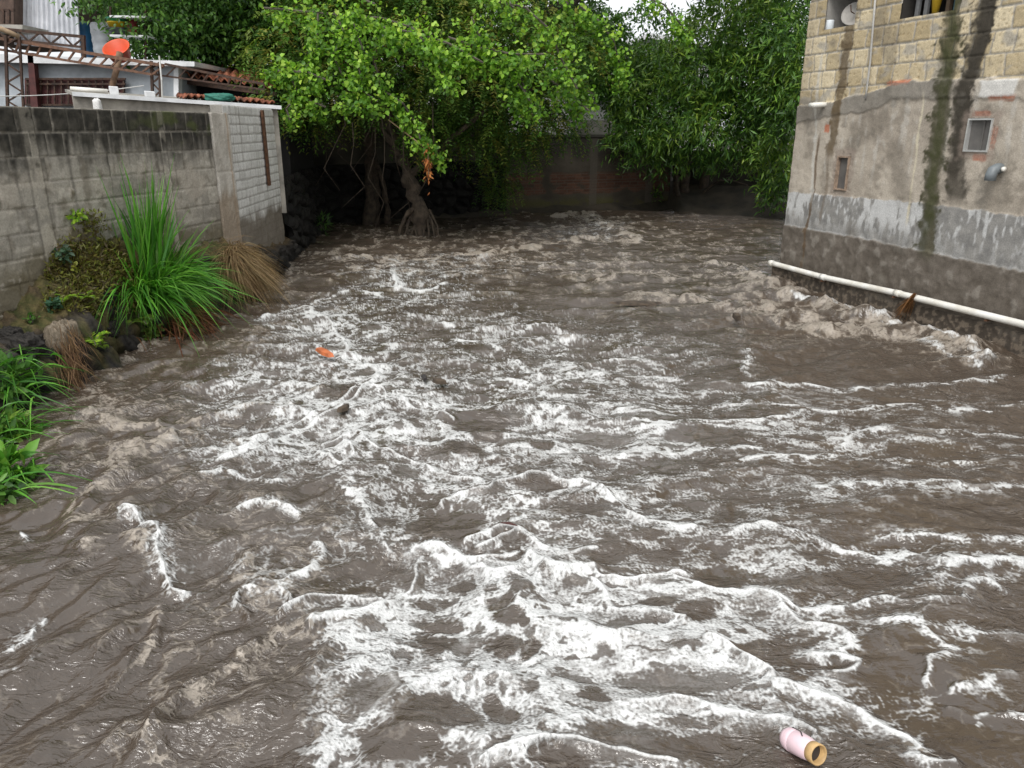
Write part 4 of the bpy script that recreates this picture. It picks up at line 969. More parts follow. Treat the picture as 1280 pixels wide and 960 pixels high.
# corrugated white sheet wall above
def sheet(name, p00, p10, p11, p01, mat, waves, amp, label, cat, depthdir=(0, 1, 0)):
    nu, nv = waves * 8 + 1, 12
    u, v = np.meshgrid(np.linspace(0, 1, nu), np.linspace(0, 1, nv))
    P = ((1 - u) * (1 - v))[..., None] * p00 + (u * (1 - v))[..., None] * p10 + (u * v)[..., None] * p11 + ((1 - u) * v)[..., None] * p01
    P = P + (amp * np.sin(u * waves * 2 * np.pi))[..., None] * np.array(depthdir)
    o = np_mesh(name, P.reshape(-1, 3), grid_faces(nv, nu), mat); sm = o.modifiers.new('solid', 'SOLIDIFY'); sm.thickness = .012
    return tag(o, label, cat)
M_SHEET = mat_plain('white_sheet', (.56, .57, .60), .55, .18, 3, .05, col2=(.42, .43, .46))
sheet('corrugated_panel', at_y(18, 56, 15.6), at_y(101, 62, 15.6), at_y(95, -45, 15.6), at_y(18, -45, 15.6), M_SHEET, 13, .02,
      'white corrugated sheet panel standing above the house roof', 'panel')
ob = slab('brick_house', quad_at([(-110, -60), (17, -60), (17, 36), (-110, 40)], 15.3), mat_plain('brown_wall', (.10, .065, .05), .9, .4, 6, .3), (0, 4, 0))
tag(ob, 'brown wall of a taller house at the top left corner', 'house')
slab('balcony_slab', quad_at([(-110, 28), (28, 31), (28, 37), (-110, 35)], 14.7), M_GREYC, (0, .8, 0), ob)
for k, x in enumerate((-6, 2, 9)): slab('railing_post', quad_at([(x, 12), (x + 2.5, 12), (x + 2.5, 29), (x, 29)], 14.8), M_DRUST, (0, .05, 0), ob)
slab('railing', quad_at([(-110, 10), (17, 11), (17, 14), (-110, 13)], 14.82), M_DRUST, (0, .05, 0), ob)

# rusty steel frames
fr = empty('steel_truss', at_y(100, 100, 12.2), 'long rusty lattice truss sloping down over the house on two lattice columns', 'truss')
def lattice(name, top, bot, n, Y, mat, w=.028, web='z', parent=None, wt=None):
    """top and bottom chord in the photograph with webs between"""
    m = MB(); (x0, y0), (x1, y1) = top; (u0, v0), (u1, v1) = bot
    T = lambda t: at_y(x0 + (x1 - x0) * t, y0 + (y1 - y0) * t, Y); B = lambda t: at_y(u0 + (u1 - u0) * t, v0 + (v1 - v0) * t, Y)
    m.bar(T(0), T(1), wt or w, w * 1.3); m.bar(B(0) + np.array((0, .004, 0)), B(1) + np.array((0, .004, 0)), w, w)
    for k in range(n):
        a, b = k / n, (k + 1) / n
        if web == 'v': m.bar(T(b) + np.array((0, .008, 0)), B(b) + np.array((0, .008, 0)), w * .7, w * .7)
        else: m.bar((T if k % 2 else B)(a) + np.array((0, .008, 0)), (B if k % 2 else T)(b) + np.array((0, .008, 0)), w * .7, w * .7)
    o = m.build(name, mat); return keep(o, parent) if parent is not None else o
lattice('beam', [(-60, 38), (205, 82)], [(-60, 52), (190, 93)], 19, 12.2, M_RUSTB, .034, 'v', fr, .05)
lattice('beam', [(206, 80), (330, 105)], [(192, 93), (330, 112)], 9, 12.4, M_DRUST, .026, 'v', fr)
lattice('column', [(7, 44), (10, 150)], [(24, 46), (30, 150)], 9, 12.15, M_DRUST, .03, 'z', fr)
lattice('column', [(189, 76), (192, 150)], [(199, 78), (201, 150)], 8, 12.25, M_DRUST, .03, 'z', fr)
lt = lattice('steel_railing', [(-20, 34), (105, 46)], [(-20, 46), (105, 59)], 9, 13.2, M_DRUST, .034, 'z')
tag(lt, 'short dark zigzag steel rail in front of the white corrugated panel', 'rail')
e1 = MB().bar(at_y(104, 44, 13.2), at_y(105, 72, 13.2), .05, .05).build('end_post', M_DRUST, lt)
pl = MB().tube([at_y(-14, 30, 11.8), at_y(6, 38, 11.8), at_y(24, 46, 11.9)], .035, 10).build('timber_pole', mat_plain('pale_timber', (.34, .24, .15), .8, .3, 14, .2), smooth_shade=True)
tag(pl, 'pale round timber pole lying on the truss at the left edge', 'pole')
pr = MB().tube([at_y(150, 66, 12.6), at_y(146, 86, 12.5), at_y(139, 112, 12.3)], [.05, .045, .04], 8).build('timber_prop', mat_plain('brown_timber', (.16, .095, .055), .8, .4, 14, .3), smooth_shade=True)
tag(pr, 'leaning brown timber prop under the rusty truss', 'prop')

# lean-to roof whose white edge runs to the white block wall
E0, E1 = np.array((-5.87, 10.96, 2.455)), np.array((-3.50, 12.38, 2.318))
ed = (E1 - E0) / np.linalg.norm(E1 - E0); eb = np.array((-ed[1], ed[0], .06))
lr = MB().box(E0 - np.array((0, 0, .045)), E1 - E0, eb * 1.9, (0, 0, .04)).build('lean_to_roof', M_GREYC)
tag(lr, 'flat lean-to roof with a thin white metal edge above the block walls', 'roof')
MB().box(E0 + np.array((0, 0, -.048)) - eb * .022, E1 - E0, eb * .02, (0, 0, .052)).build('metal_edge', M_WHITEP, lr)
wl_ = MB().box(E0 + np.array((0, 0, -1.6)) + eb * .06, (E1 - E0) * .985, eb * .14, (0, 0, 1.55)).build('rear_wall', mat_plain('cream_plaster', (.38, .35, .30), .9, .3, 3, .4, col2=(.21, .195, .17)), lr)
MB().box(E0 + (E1 - E0) * .63 + np.array((0, 0, -.06)) + eb * .02, ed * .10, eb * .03, (0, 0, -.10)).build('beam_end', M_BLACK, lr)
def on_roof(f, b, h=0.0): return E0 + (E1 - E0) * f + eb * b + np.array((0, 0, h - .003))
bk = MB()
tag(MB().box(on_roof(.17, .12), ed * .11, eb * .12, (0, 0, .11)).build('white_block', M_WHITEP, bevel=.01), 'small white block standing on the lean-to roof left of the prop', 'block', )
tag(MB().box(on_roof(.33, .12), ed * .13, eb * .12, (0, 0, .08)).build('white_block', M_WHITEP, bevel=.01), 'small white block on the lean-to roof right of the prop', 'block')
tag(MB().tube([on_roof(.0, .25, .04), on_roof(.16, .16, .04)], .03, 8).build('white_tube', M_PVC, smooth_shade=True), 'thin white tube lying along the lean-to roof', 'tube')
tag(lump('plaster_chunk', tuple(E0 + (E1 - E0) * .10 + np.array((0, 0, -.19)) - eb * .03), (.05, .05, .13), 300, (.55, .54, .52), (.72, .71, .69), M_PLASTER, 18), 'white lump of plaster stuck under the lean-to roof edge', 'plaster lump')
# green tarp bundle and clay tiles on it
M_TILE = mat_attr('clay_tiles', .85, 30, .4, .4)
def tiles(name, A, B, up, nrow, ncol, label, cat='tiles', thick=.02, seed=0):
    """barrel tiles: columns of half round tiles lapped in rows"""
    A, B, up = np.array(A), np.array(B), np.array(up); nu, nv = ncol * 8 + 1, nrow * 6 + 1
    u, v = np.meshgrid(np.linspace(0, 1, nu), np.linspace(0, 1, nv))
    n = np.cross(B - A, up); n /= np.linalg.norm(n); n = n if n[2] > 0 else -n
    w = np.linalg.norm(B - A) / ncol; lap = (v * nrow) % 1.0
    rg = np.random.RandomState(seed); ci = np.minimum((u * ncol).astype(int), ncol - 1); ri = np.minimum((v * nrow).astype(int), nrow - 1); R = rg.rand(nrow, ncol)
    hgt = w * .42 * np.abs(np.sin(u * ncol * np.pi)) + .035 * (1 - lap) + .02 * R[ri, ci] + .03 * perlin(u * 5, v * 3, 310)
    P = A + u[..., None] * (B - A) + v[..., None] * up + hgt[..., None] * n
    c = col3((.17, .055, .030), (.34, .13, .075), R[ri, ci].ravel()); c = over(c, (.06, .045, .035), .7 * smooth(.0, .4, fbm(u * 9, v * 5, 312, 3)).ravel())
    o = np_mesh(name, P.reshape(-1, 3), grid_faces(nv, nu), M_TILE, None, {'col': np.clip(c, 0, 1)}); s = o.modifiers.new('solid', 'SOLIDIFY'); s.thickness = thick
    return tag(o, label, cat)
ta, tb = at_y(220, 97, 14.6), at_y(345, 114, 14.0)
rs = tiles('tiled_roof', ta, tb, at_y(232, 82, 16.2) - ta, 6, 13, 'sagging red clay tile roof over a dark shed behind the walls', 'tile roof', seed=1)
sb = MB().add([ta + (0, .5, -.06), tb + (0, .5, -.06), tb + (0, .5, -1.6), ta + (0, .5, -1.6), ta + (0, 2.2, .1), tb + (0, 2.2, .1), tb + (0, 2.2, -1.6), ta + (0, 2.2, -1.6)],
              [(0, 3, 2, 1), (4, 5, 6, 7), (0, 1, 5, 4), (1, 2, 6, 5), (3, 0, 4, 7)]).build('unlit_gap', M_BLACK, rs)  # near-black box: the unlit gap under the tiles put into colour
MB().bar(ta + (0, .1, -.05), tb + (0, .1, -.05), .07, .07).build('eave_beam', M_DRUST, rs)
tiles('roof_tiles', on_roof(.52, .16), on_roof(.985, .16), eb * .8, 3, 14, 'loose red clay tiles spread on the lean-to roof', 'tiles', seed=2)
g = on_roof(.69, .12, .06); tp = lump('tarp_bundle', tuple(g), (.22, .12, .06), 320, (.015, .10, .075), (.04, .19, .14), mat_attr('green_tarp', .6, 30, .3, .4), 24, boxy=.3, amp=.22)
tag(tp, 'crumpled green tarp on the lean-to roof by the red tiles', 'tarp')

# water tank, tubs and basin on the house roof
M_TANK = mat_plain('grey_tank', (.235, .245, .26), .6, .2, 4, .1); M_BLUE = mat_plain('blue_plastic', (.02, .10, .22), .5, .25, 5, .05)
def barrel(name, px0, px1, ptop, Y, zb, mat, label, cat, rib=3):
    a, b = at_y(px0, ptop, Y), at_y(px1, ptop, Y); r = (b[0] - a[0]) / 2; h = a[2] - zb; c = (a[0] + b[0]) / 2
    prof = [(0, 0), (r * .94, 0), (r, .03)]
    for k in range(rib): z = h * (k + 1) / (rib + 1); prof += [(r * .985, z - .04), (r * 1.02, z - .02), (r * 1.02, z + .02), (r * .985, z + .04)]
    prof += [(r, h - .05), (r * .9, h), (0, h + .005)]
    o = MB().lathe(prof, 32, (c, Y + r, zb)).build(name, mat, None, True); return tag(o, label, cat)
ZR = at_y(120, 66, 14.0)[2] + .0
barrel('water_tank', 105, 137, 27, 14.9, ZR, M_TANK, 'ribbed grey water tank on the roof beside the tubs', 'tank')
barrel('plastic_drum', 91, 107, 27, 15.9, ZR, M_BLUE, 'blue plastic drum half hidden behind the grey tank', 'drum', 2)
sh = empty('steel_shelf', at_y(150, 60, 14.4), 'light steel shelf rack with tubs on it', 'shelf')
for y in (19, 43): keep(slab('shelf_board', [at_y(137, y, 14.3), at_y(183, y + 1, 14.3), at_y(183, y + 3.2, 14.3), at_y(137, y + 2.5, 14.3)], M_WHITEP, (0, .55, 0)), sh)
for x in (138, 182): keep(MB().bar(at_y(x, 8, 14.62), at_y(x, 78, 14.62), .03, .03).build('shelf_post', M_DRUST), sh)
def tub(name, px, py_b, w_px, h_px, Y, mat, label, cat, axis=(0, 0, 1)):
    s_ = Y / FPX * 1.05; r = w_px * s_ / 2; h = h_px * s_
    return tag(MB().lathe([(0, 0), (r * .74, 0), (r * .97, h * .93), (r * 1.05, h * .95), (r * 1.05, h), (r * .96, h), (r * .72, .02), (0, .015)], 28, at_y(px, py_b, Y), axis).build(name, mat, None, True), label, cat)
M_GRN = mat_plain('green_plastic', (.012, .24, .13), .4, .15, 5, .03); M_YEL = mat_plain('yellow_plastic_tub', (.62, .42, .015), .4, .15, 5, .03)
M_ORG = mat_plain('orange_plastic', (.62, .075, .015), .4, .12, 5, .03); M_DGR = mat_plain('dark_grey_plastic', (.05, .055, .06), .5, .2, 5, .03)
M_RED = mat_plain('dark_red_plastic', (.24, .03, .03), .4, .2, 5, .03)
tub('plastic_tub', 148.5, 43, 24, 6, 14.55, M_DGR, 'dark grey tub at the bottom of the stack on the shelf', 'tub')
tub('plastic_tub', 148.5, 38, 22, 8, 14.55, M_YEL, 'yellow tub in the middle of the stack on the shelf', 'tub')
tub('plastic_tub', 148.5, 34, 23, 9, 14.55, M_GRN, 'green tub on top of the stack on the shelf', 'tub')
tag(MB().lathe([(0, 0), (.09, 0), (.10, .02), (.10, .2), (.07, .23), (.04, .26), (0, .26)], 20, at_y(166, 43, 14.6)).build('red_jar', M_RED, None, True), 'dark red jar on the shelf right of the stacked tubs', 'jar')
tub('round_basin', 152, 72, 28, 13, 13.6, M_ORG, 'bright orange basin tipped towards the river under the shelf', 'basin', (-.05, -.66, .75))
# thin cables and a hanging rope at the column
M_CABLE = mat_plain('pale_cable', (.5, .5, .48), .6, .2, 8, .0)
def sag(a, b, d, n=14): return [a + (b - a) * t - np.array((0, 0, d * 4 * t * (1 - t))) for t in np.linspace(0, 1, n)]
tag(MB().tube(sag(at_y(-40, 120, 11.5), at_y(180, 107, 12.2), .05), .007, 5).build('cable', M_CABLE), 'thin pale cable strung across in front of the barred window', 'cable')
tag(MB().tube([at_y(199, 70, 12.1), at_y(202, 100, 12.0), at_y(203, 125, 12.0), at_y(208, 148, 11.9)], .012, 6).build('rope', M_CABLE), 'pale rope hanging down the right lattice column', 'rope')

# pale houses behind the trees
M_PALE = mat_plain('pale_render', (.52, .52, .50), .9, .2, 1.5, .2, col2=(.38, .38, .365)); M_PALER = mat_plain('fibre_cement_roof', (.50, .50, .51), .85, .2, 1.2, .1)
h1 = slab('pale_house', [np.array(p) for p in ((-7.5, 25.5, .5), (3.2, 25.5, .5), (3.2, 25.5, 3.6), (-7.5, 25.5, 3.9))], M_PALE, (0, 6, 0)); tag(h1, 'pale house glimpsed through the leaves in the middle of the far bank', 'house')
slab('roof', [np.array(p) for p in ((-7.8, 25.2, 3.95), (3.5, 25.2, 3.62), (3.5, 25.2, 3.75), (-7.8, 25.2, 4.08))], M_PALER, (0, 6.5, .8), h1)
h2 = slab('gable_house', [at_y(770, 200, 31), at_y(900, 200, 31), at_y(900, 62, 31), at_y(830, 44, 31), at_y(770, 62, 31)], M_PALE, (0, 8, 0)); tag(h2, 'far house with a pale low gable roof under the gap of white sky', 'house')
slab('roof', [at_y(740, 68, 30.6), at_y(812, 41, 30.6), at_y(915, 66, 30.6), at_y(915, 71, 30.6), at_y(812, 47, 30.6), at_y(740, 74, 30.6)], M_PALER, (0, 8.5, 0), h2)
h3 = slab('shed_house', [at_y(722, 150, 23.5), at_y(792, 150, 23.5), at_y(792, 118, 23.5), at_y(722, 128, 23.5)], M_PALE, (0, 3, 0)); tag(h3, 'small pale shed above the dark brick wall between the trees', 'shed')
slab('roof', [at_y(716, 128, 23.3), at_y(797, 115, 23.3), at_y(797, 111, 23.3), at_y(716, 124, 23.3)], M_PALER, (0, 3.4, .5), h3)
slab('wall_base', [at_y(722, 200, 23.5), at_y(792, 200, 23.5), at_y(792, 150.3, 23.5), at_y(722, 150.3, 23.5)], M_GREYC, (0, 3, 0), h3)

# ---------------------------------------------------------------- plants
RG = np.random.RandomState(5)
def unit(v): return v / (np.linalg.norm(v, axis=-1, keepdims=True) + 1e-9)
def leaves(name, P, D, Nn, L, Wd, C, mat, parent=None, rnd=False, loc=None):
    """many leaves as one mesh: base P, direction D, facing Nn, length, width; folded along the midrib"""
    n = len(P); D = unit(D); S = unit(np.cross(D, Nn)); Nn = np.cross(S, D)
    L = np.broadcast_to(L, n)[:, None]; Wd = np.broadcast_to(Wd, n)[:, None]; up = .16 * Wd
    if rnd:
        pr = [(0, 0, 0), (.22, .46, 1), (.62, .44, 1), (1, 0, -.6), (.62, -.44, 1), (.22, -.46, 1)]; tri = [(0, 1, 2), (0, 2, 3), (0, 3, 4), (0, 4, 5)]
    else:
        pr = [(0, 0, 0), (.42, .5, 1), (1, 0, -.8), (.42, -.5, 1)]; tri = [(0, 1, 2), (0, 2, 3)]
    k = len(pr); V = np.stack([P + D * L * a + S * Wd * b + Nn * up * c for a, b, c in pr], 1).reshape(-1, 3)
    F = (np.arange(n)[:, None, None] * k + np.array(tri)[None]).reshape(-1, 3)
    return np_mesh(name, V, F, mat, parent, {'col': np.clip(np.repeat(C, k, 0), 0, 1)}, smooth_shade=False, loc=loc)

def blob_points(blobs, n, shell=.45):
    """points in ellipsoids given as (px, py, rx px, ry px, depth, half depth, weight), denser near the skin"""
    w = np.array([b[2] * b[3] * (b[6] if len(b) > 6 else 1) for b in blobs], float); w /= w.sum()
    ix = RG.choice(len(blobs), n, p=w); B = np.array([b[:6] for b in blobs], float)[ix]
    d = unit(RG.randn(n, 3)); r = np.maximum(RG.rand(n) ** (1 / 3.), shell * RG.rand(n) ** .5)[:, None]; q = d * r
    Y = B[:, 4] + B[:, 5] * q[:, 1]; px = B[:, 0] + B[:, 2] * q[:, 0]; py = B[:, 1] - B[:, 3] * q[:, 2]
    dx, dy = (px - CX) / FPX, (py - CY) / FPX; t = B[:, 4] / (CP - SP * dy)
    P = np.stack([dx * t, Y, CAMH - (SP + CP * dy) * t], -1)
    return P, d

def palette(cols, n, jit=.22, clump=None):
    cols = np.array(cols); i = RG.rand(n) if clump is None else np.clip(clump + .25 * RG.randn(n), 0, .999)
    f = i * (len(cols) - 1); k = np.minimum(f.astype(int), len(cols) - 2); t = (f - k)[:, None]
    c = cols[k] * (1 - t) + cols[k + 1] * t
    return c * (1 + jit * (RG.rand(n, 1) - .5) * 2) * (1 + .10 * (RG.rand(n, 3) - .5))

M_LIME = mat_leaf('lime_leaves', .42, .42, .3); M_FEATH = mat_leaf('feathery_leaves', .30, .5, .25)
M_LONG = mat_leaf('long_leaves', .28, .38, .4); M_GRASSL = mat_leaf('grass_blades', .30, .42, .35)
M_DRY = mat_leaf('dry_blades', .25, .8, .1); M_SMALL = mat_leaf('small_leaves', .3, .42, .35)
M_BARK = mat_plain('dark_bark', (.075, .055, .038), .9, .45, 11, .8, col2=(.030, .022, .016))
M_BARK2 = mat_plain('grey_bark', (.11, .095, .075), .9, .45, 11, .8, col2=(.045, .037, .03))

def limb(mb, pts, r0, r1, n=9, seed=0):
    """a bent tapering branch through the points"""
    pts = np.array(pts, float); t = np.linspace(0, len(pts) - 1, 6 * (len(pts) - 1) + 1); rg = np.random.RandomState(seed)
    out = []
    for q in t:
        i = min(int(q), len(pts) - 2); f = q - i; p0, p1, p2, p3 = pts[max(i - 1, 0)], pts[i], pts[i + 1], pts[min(i + 2, len(pts) - 1)]
        out.append(.5 * (2 * p1 + (p2 - p0) * f + (2 * p0 - 5 * p1 + 4 * p2 - p3) * f ** 2 + (3 * p1 - p0 - 3 * p2 + p3) * f ** 3))
    out = np.array(out); out[1:-1] += rg.randn(len(out) - 2, 3) * r0 * .18
    rad = np.linspace(r0, r1, len(out)) * (1 + .14 * rg.randn(len(out)))
    mb.tube(out, np.maximum(rad, r1 * .6), n)

def clusters(name, cen, outd, mat, per, length, spread, L, Wd, cols, droop, parent, rnd=False, clump=None, jit=.22):
    """twigs: around each centre a short drooping twig set with leaves"""
    n = len(cen); d = unit(outd + .7 * RG.randn(n, 3) + np.array((0, -.25, -droop)))
    t = RG.rand(n, per); P = cen[:, None] + d[:, None] * (t[..., None] * length) + RG.randn(n, per, 3) * spread
    P[..., 2] -= droop * .35 * length * t ** 2
    Dl = unit(d[:, None] * .6 + RG.randn(n, per, 3) * .8 + np.array((0, 0, -.35 * droop))); Nn = unit(RG.randn(n, per, 3) * .55 + np.array((0, -.35, .9)))
    m = n * per; cl = None if clump is None else np.repeat(clump, per)
    return leaves(name, P.reshape(m, 3), Dl.reshape(m, 3), Nn.reshape(m, 3), L * (.65 + .6 * RG.rand(m)), Wd * (.65 + .6 * RG.rand(m)), palette(cols, m, jit, cl), mat, parent, rnd)

def pinnate(name, cen, outd, mat, rach, npair, L, Wd, cols, parent, droop=.8):
    """feathery compound leaves: a drooping stalk with leaflets in pairs"""
    n = len(cen); d = unit(outd * .8 + .8 * RG.randn(n, 3) + np.array((0, -.3, -.1))); s = unit(np.cross(d, np.array((0, 0, 1.0)) + .3 * RG.randn(n, 3)))
    t = (np.arange(npair) + .5) / npair
    A = cen[:, None] + d[:, None] * (rach * t)[None, :, None]; A[..., 2] -= droop * rach * (t ** 2)[None]
    Ps, Ds = [], []
    for sg in (-1, 1):
        Ps.append(A); Ds.append(s[:, None] * sg + .45 * d[:, None] + .22 * RG.randn(n, npair, 3) + np.array((0, 0, -.25)))
    P = np.stack(Ps, 2).reshape(-1, 3); D = np.stack(Ds, 2).reshape(-1, 3); m = len(P)
    cc = np.repeat(palette(cols, n, .25), npair * 2, 0) * (1 + .15 * (RG.rand(m, 1) - .5))
    return leaves(name, P, D, np.tile((0, -.2, 1.0), (m, 1)) + .35 * RG.randn(m, 3), L, Wd, cc, mat, parent)

def tree(name, base, label, cat='tree'):
    e = empty(name, tuple(base), label, cat, 'trees along the far bank'); return e

DARKG = [(.020, .056, .013), (.045, .11, .022), (.085, .17, .034)]
FEAG = [(.030, .075, .015), (.064, .14, .024), (.11, .205, .034), (.21, .20, .04)]
LIMEG = [(.075, .18, .020), (.17, .34, .035), (.28, .48, .055), (.40, .56, .09)]
OLEG = [(.035, .090, .018), (.085, .185, .030), (.17, .30, .042), (.29, .40, .06)]

# --- leaning feathery tree: two trunks out of the water
B1, B2 = on_z(460, 287, -.1), on_z(527, 300, -.1)
def feathery(base, limbs, blobs, ncl, label, seed):
    t = tree('feathery_tree', base, label); m = MB()
    for pts, r0, r1 in limbs: limb(m, pts, r0, r1, 9, seed); seed += 1
    keep(m.build('trunk', M_BARK, smooth_shade=True), t)
    cen, d = blob_points(blobs, int(ncl * 1.1)); k_ = fbm(cen[:, 0] / .5, cen[:, 2] / .4 + cen[:, 1] / .7, 403 + seed, 2) > -.16; cen, d = cen[k_], d[k_]; o = pinnate('crown', cen, d, M_FEATH, .34, 9, .085, .030, FEAG, None); keep(o, t)
    return t
Y1, Y2 = B1[1], B2[1]
feathery(B1, [([B1, at_y(462, 225, Y1), at_y(460, 170, Y1 - .2), at_y(440, 110, Y1 - .6), at_y(420, 40, Y1 - .8), at_y(400, -60, Y1)], .15, .06),
              ([at_y(461, 180, Y1 - .15), at_y(480, 140, Y1 - .6), at_y(505, 90, Y1 - 1.2), at_y(520, 20, Y1 - 1.4)], .09, .03),
              ([at_y(446, 120, Y1 - .5), at_y(400, 105, Y1 - 1.2), at_y(350, 110, Y1 - 2)], .05, .015), ([B1 + (.1, .1, 0), at_y(470, 240, Y1 + .2), at_y(463, 185, Y1)], .12, .07),
              ([at_y(486, 285, Y1 + .1), at_y(480, 235, Y1 + .2), at_y(466, 190, Y1)], .07, .05)],
         [(370, 60, 60, 55, Y1 - 1.5, 1.6), (440, 30, 90, 60, Y1 - .8, 2.2), (350, 110, 45, 40, Y1 - 2.4, 1.0), (420, 120, 70, 35, Y1 - 1.8, 1.0), (520, -20, 110, 70, Y1, 2.5), (400, -40, 120, 70, Y1 + .4, 3), (375, 150, 30, 18, Y1 - 2.6, .6)],
         4300, 'feathery dark tree on the straight trunk nearest the white block wall', 40)
feathery(B2, [([B2, at_y(522, 258, Y2), at_y(508, 215, Y2 + .1), at_y(492, 172, Y2 + .2), at_y(478, 120, Y2), at_y(470, 60, Y2 - .2)], .17, .05),
              ([at_y(510, 222, Y2 + .1), at_y(545, 190, Y2 - .1), at_y(590, 150, Y2 - .2), at_y(640, 120, Y2), at_y(700, 105, Y2 + .3)], .07, .02),
              ([at_y(548, 188, Y2 - .1), at_y(560, 150, Y2), at_y(556, 110, Y2)], .05, .02), ([at_y(500, 192, Y2 + .1), at_y(470, 150, Y2), at_y(455, 120, Y2 - .2)], .06, .02),
              ([at_y(520, 255, Y2), at_y(505, 275, Y2 - .1), at_y(498, 300, Y2 - .2)], .05, .03), ([at_y(524, 262, Y2), at_y(540, 280, Y2), at_y(548, 303, Y2)], .05, .03)],
         [(560, 90, 90, 60, Y2 + .2, 1.5), (640, 130, 75, 50, Y2 + .6, 1.3), (590, 170, 45, 28, Y2 + .4, .9, .7), (645, 178, 42, 22, Y2 + 1.2, .8, .8), (700, 150, 42, 22, Y2 + 1.2, .7), (622, 222, 26, 22, Y2 + 2.0, .5, .8), (680, 60, 80, 50, Y2 + .8, 1.6), (540, 160, 40, 30, Y2, .7), (590, 20, 110, 50, Y2 + .6, 2.0)],
         4300, 'feathery dark tree on the trunk that leans out of the water with bare roots', 60)

# --- big old tree behind, whose dark trunk shows at the top
B3 = np.array((-1.6, 21.0, .3)); t3 = tree('old_tree', B3, 'huge old tree with a thick dark trunk high behind the vine covered trees'); m = MB()
limb(m, [B3, at_y(585, 120, 21), at_y(570, 60, 20.8), at_y(562, 20, 20.6), at_y(545, -60, 20.4)], .55, .30, 12, 1)
limb(m, [at_y(566, 50, 20.8), at_y(590, 10, 20.4), at_y(610, -30, 20.2), at_y(650, -90, 20)], .34, .2, 10, 2)
limb(m, [at_y(575, 75, 20.8), at_y(620, 40, 20), at_y(680, 20, 19.4), at_y(740, -10, 19)], .22, .08, 9, 3)
limb(m, [at_y(570, 60, 20.8), at_y(500, 30, 20), at_y(420, 0, 19), at_y(300, -30, 18)], .25, .08, 9, 4)
keep(m.build('trunk', M_BARK2, smooth_shade=True), t3)
cen, d = blob_points([(560, -60, 180, 70, 20, 3.5), (400, -20, 130, 90, 19.5, 3), (330, 40, 110, 60, 19, 2.5), (480, 70, 120, 70, 21.5, 2), (640, 60, 90, 60, 21.5, 2), (560, 120, 120, 50, 22, 1.6), (250, -20, 120, 70, 18, 2.5), (420, 130, 90, 45, 20.5, 1.5), (700, 20, 50, 40, 20.5, 1.5), (640, -130, 220, 60, 18, 3.5), (430, -140, 220, 60, 17, 3.5)], 7000)
keep(clusters('crown', cen, d, M_SMALL, 9, .45, .10, .15, .085, DARKG, .7, None), t3)

# --- dark tree over the tile roof at the upper left
B4 = np.array((-5.9, 17.3, .6)); t4 = tree('overhanging_tree', B4, 'dark overhanging tree above the red tile roof and the water tank'); m = MB()
limb(m, [B4, at_y(318, 90, 17.2), at_y(310, 30, 17), at_y(290, -40, 16.6)], .22, .12, 10, 5)
limb(m, [at_y(314, 60, 17.1), at_y(260, 25, 16.3), at_y(200, 15, 15.6), at_y(170, 22, 15.2)], .10, .025, 8, 6)
keep(m.build('trunk', M_BARK, smooth_shade=True), t4)
cen, d = blob_points([(215, 22, 62, 40, 15.4, 1.2), (192, 42, 22, 26, 14.9, .6, .6), (265, 30, 55, 45, 16, 1.4), (310, 10, 60, 50, 16.5, 1.6), (240, -40, 110, 50, 16, 2), (130, -12, 40, 14, 15.2, .8, .7), (290, 70, 35, 22, 16.2, .7, .7), (222, 62, 14, 14, 15.0, .5, .5)], 2600)
keep(clusters('crown', cen, d, M_SMALL, 9, .36, .07, .11, .055, [(.026, .070, .016), (.06, .145, .025), (.12, .235, .04)], .9, None), t4)

# --- long-leaved tree at the right
B5 = on_z(862, 262, 0.0) + np.array((0, .3, -.1)); Y5 = B5[1]; t5 = tree('willow_leaved_tree', B5, 'broad tree with long narrow dark leaves beside the tall stained building'); m = MB()
for k, (pts, a, b) in enumerate([([B5, at_y(856, 225, Y5), at_y(862, 180, Y5 - .1), at_y(880, 120, Y5 - .3), at_y(900, 40, Y5 - .5)], .16, .06),
      ([B5 + (.3, 0, 0), at_y(880, 225, Y5), at_y(900, 180, Y5 - .3), at_y(940, 120, Y5 - .8), at_y(985, 60, Y5 - 1.2)], .12, .04), ([B5 + (-.25, 0, 0), at_y(845, 230, Y5), at_y(838, 190, Y5), at_y(810, 130, Y5 - .2), at_y(790, 90, Y5 - .3)], .10, .03),
      ([B5 + (.15, -.3, 0), at_y(850, 246, Y5 - .3), at_y(845, 225, Y5 - .2), at_y(850, 200, Y5)], .05, .04), ([at_y(868, 265, Y5 - .3), at_y(880, 240, Y5 - .3), at_y(905, 225, Y5 - .5), at_y(935, 232, Y5 - .6)], .04, .015)]): limb(m, pts, a, b, 9, 20 + k)
keep(m.build('trunk', M_BARK, smooth_shade=True), t5)
OB = [(880, 80, 75, 55, Y5 - 1, 1.8), (950, 90, 60, 65, Y5 - 2.2, 1.6), (830, 130, 60, 50, Y5 - .8, 1.3), (900, 150, 80, 45, Y5 - 1.8, 1.4), (970, 160, 32, 55, Y5 - 3.0, 1.2), (968, 205, 20, 34, Y5 - 2.6, .7, .8), (800, 170, 38, 28, Y5 - 1.0, .8), (930, 30, 75, 45, Y5 - 1.5, 2), (960, -20, 70, 45, Y5 - 2, 2), (985, 60, 30, 60, Y5 - 3.5, 1.0), (990, 110, 18, 50, Y5 - 3.9, .7), (820, 80, 40, 40, Y5 - .4, 1.0), (915, 185, 40, 14, Y5 - 1.6, .7, .7), (966, 238, 13, 16, Y5 - 2.2, .4, .6), (940, -70, 110, 40, Y5 - 2.5, 2.5), (840, 195, 30, 14, Y5 - 1.0, .5, .6)]
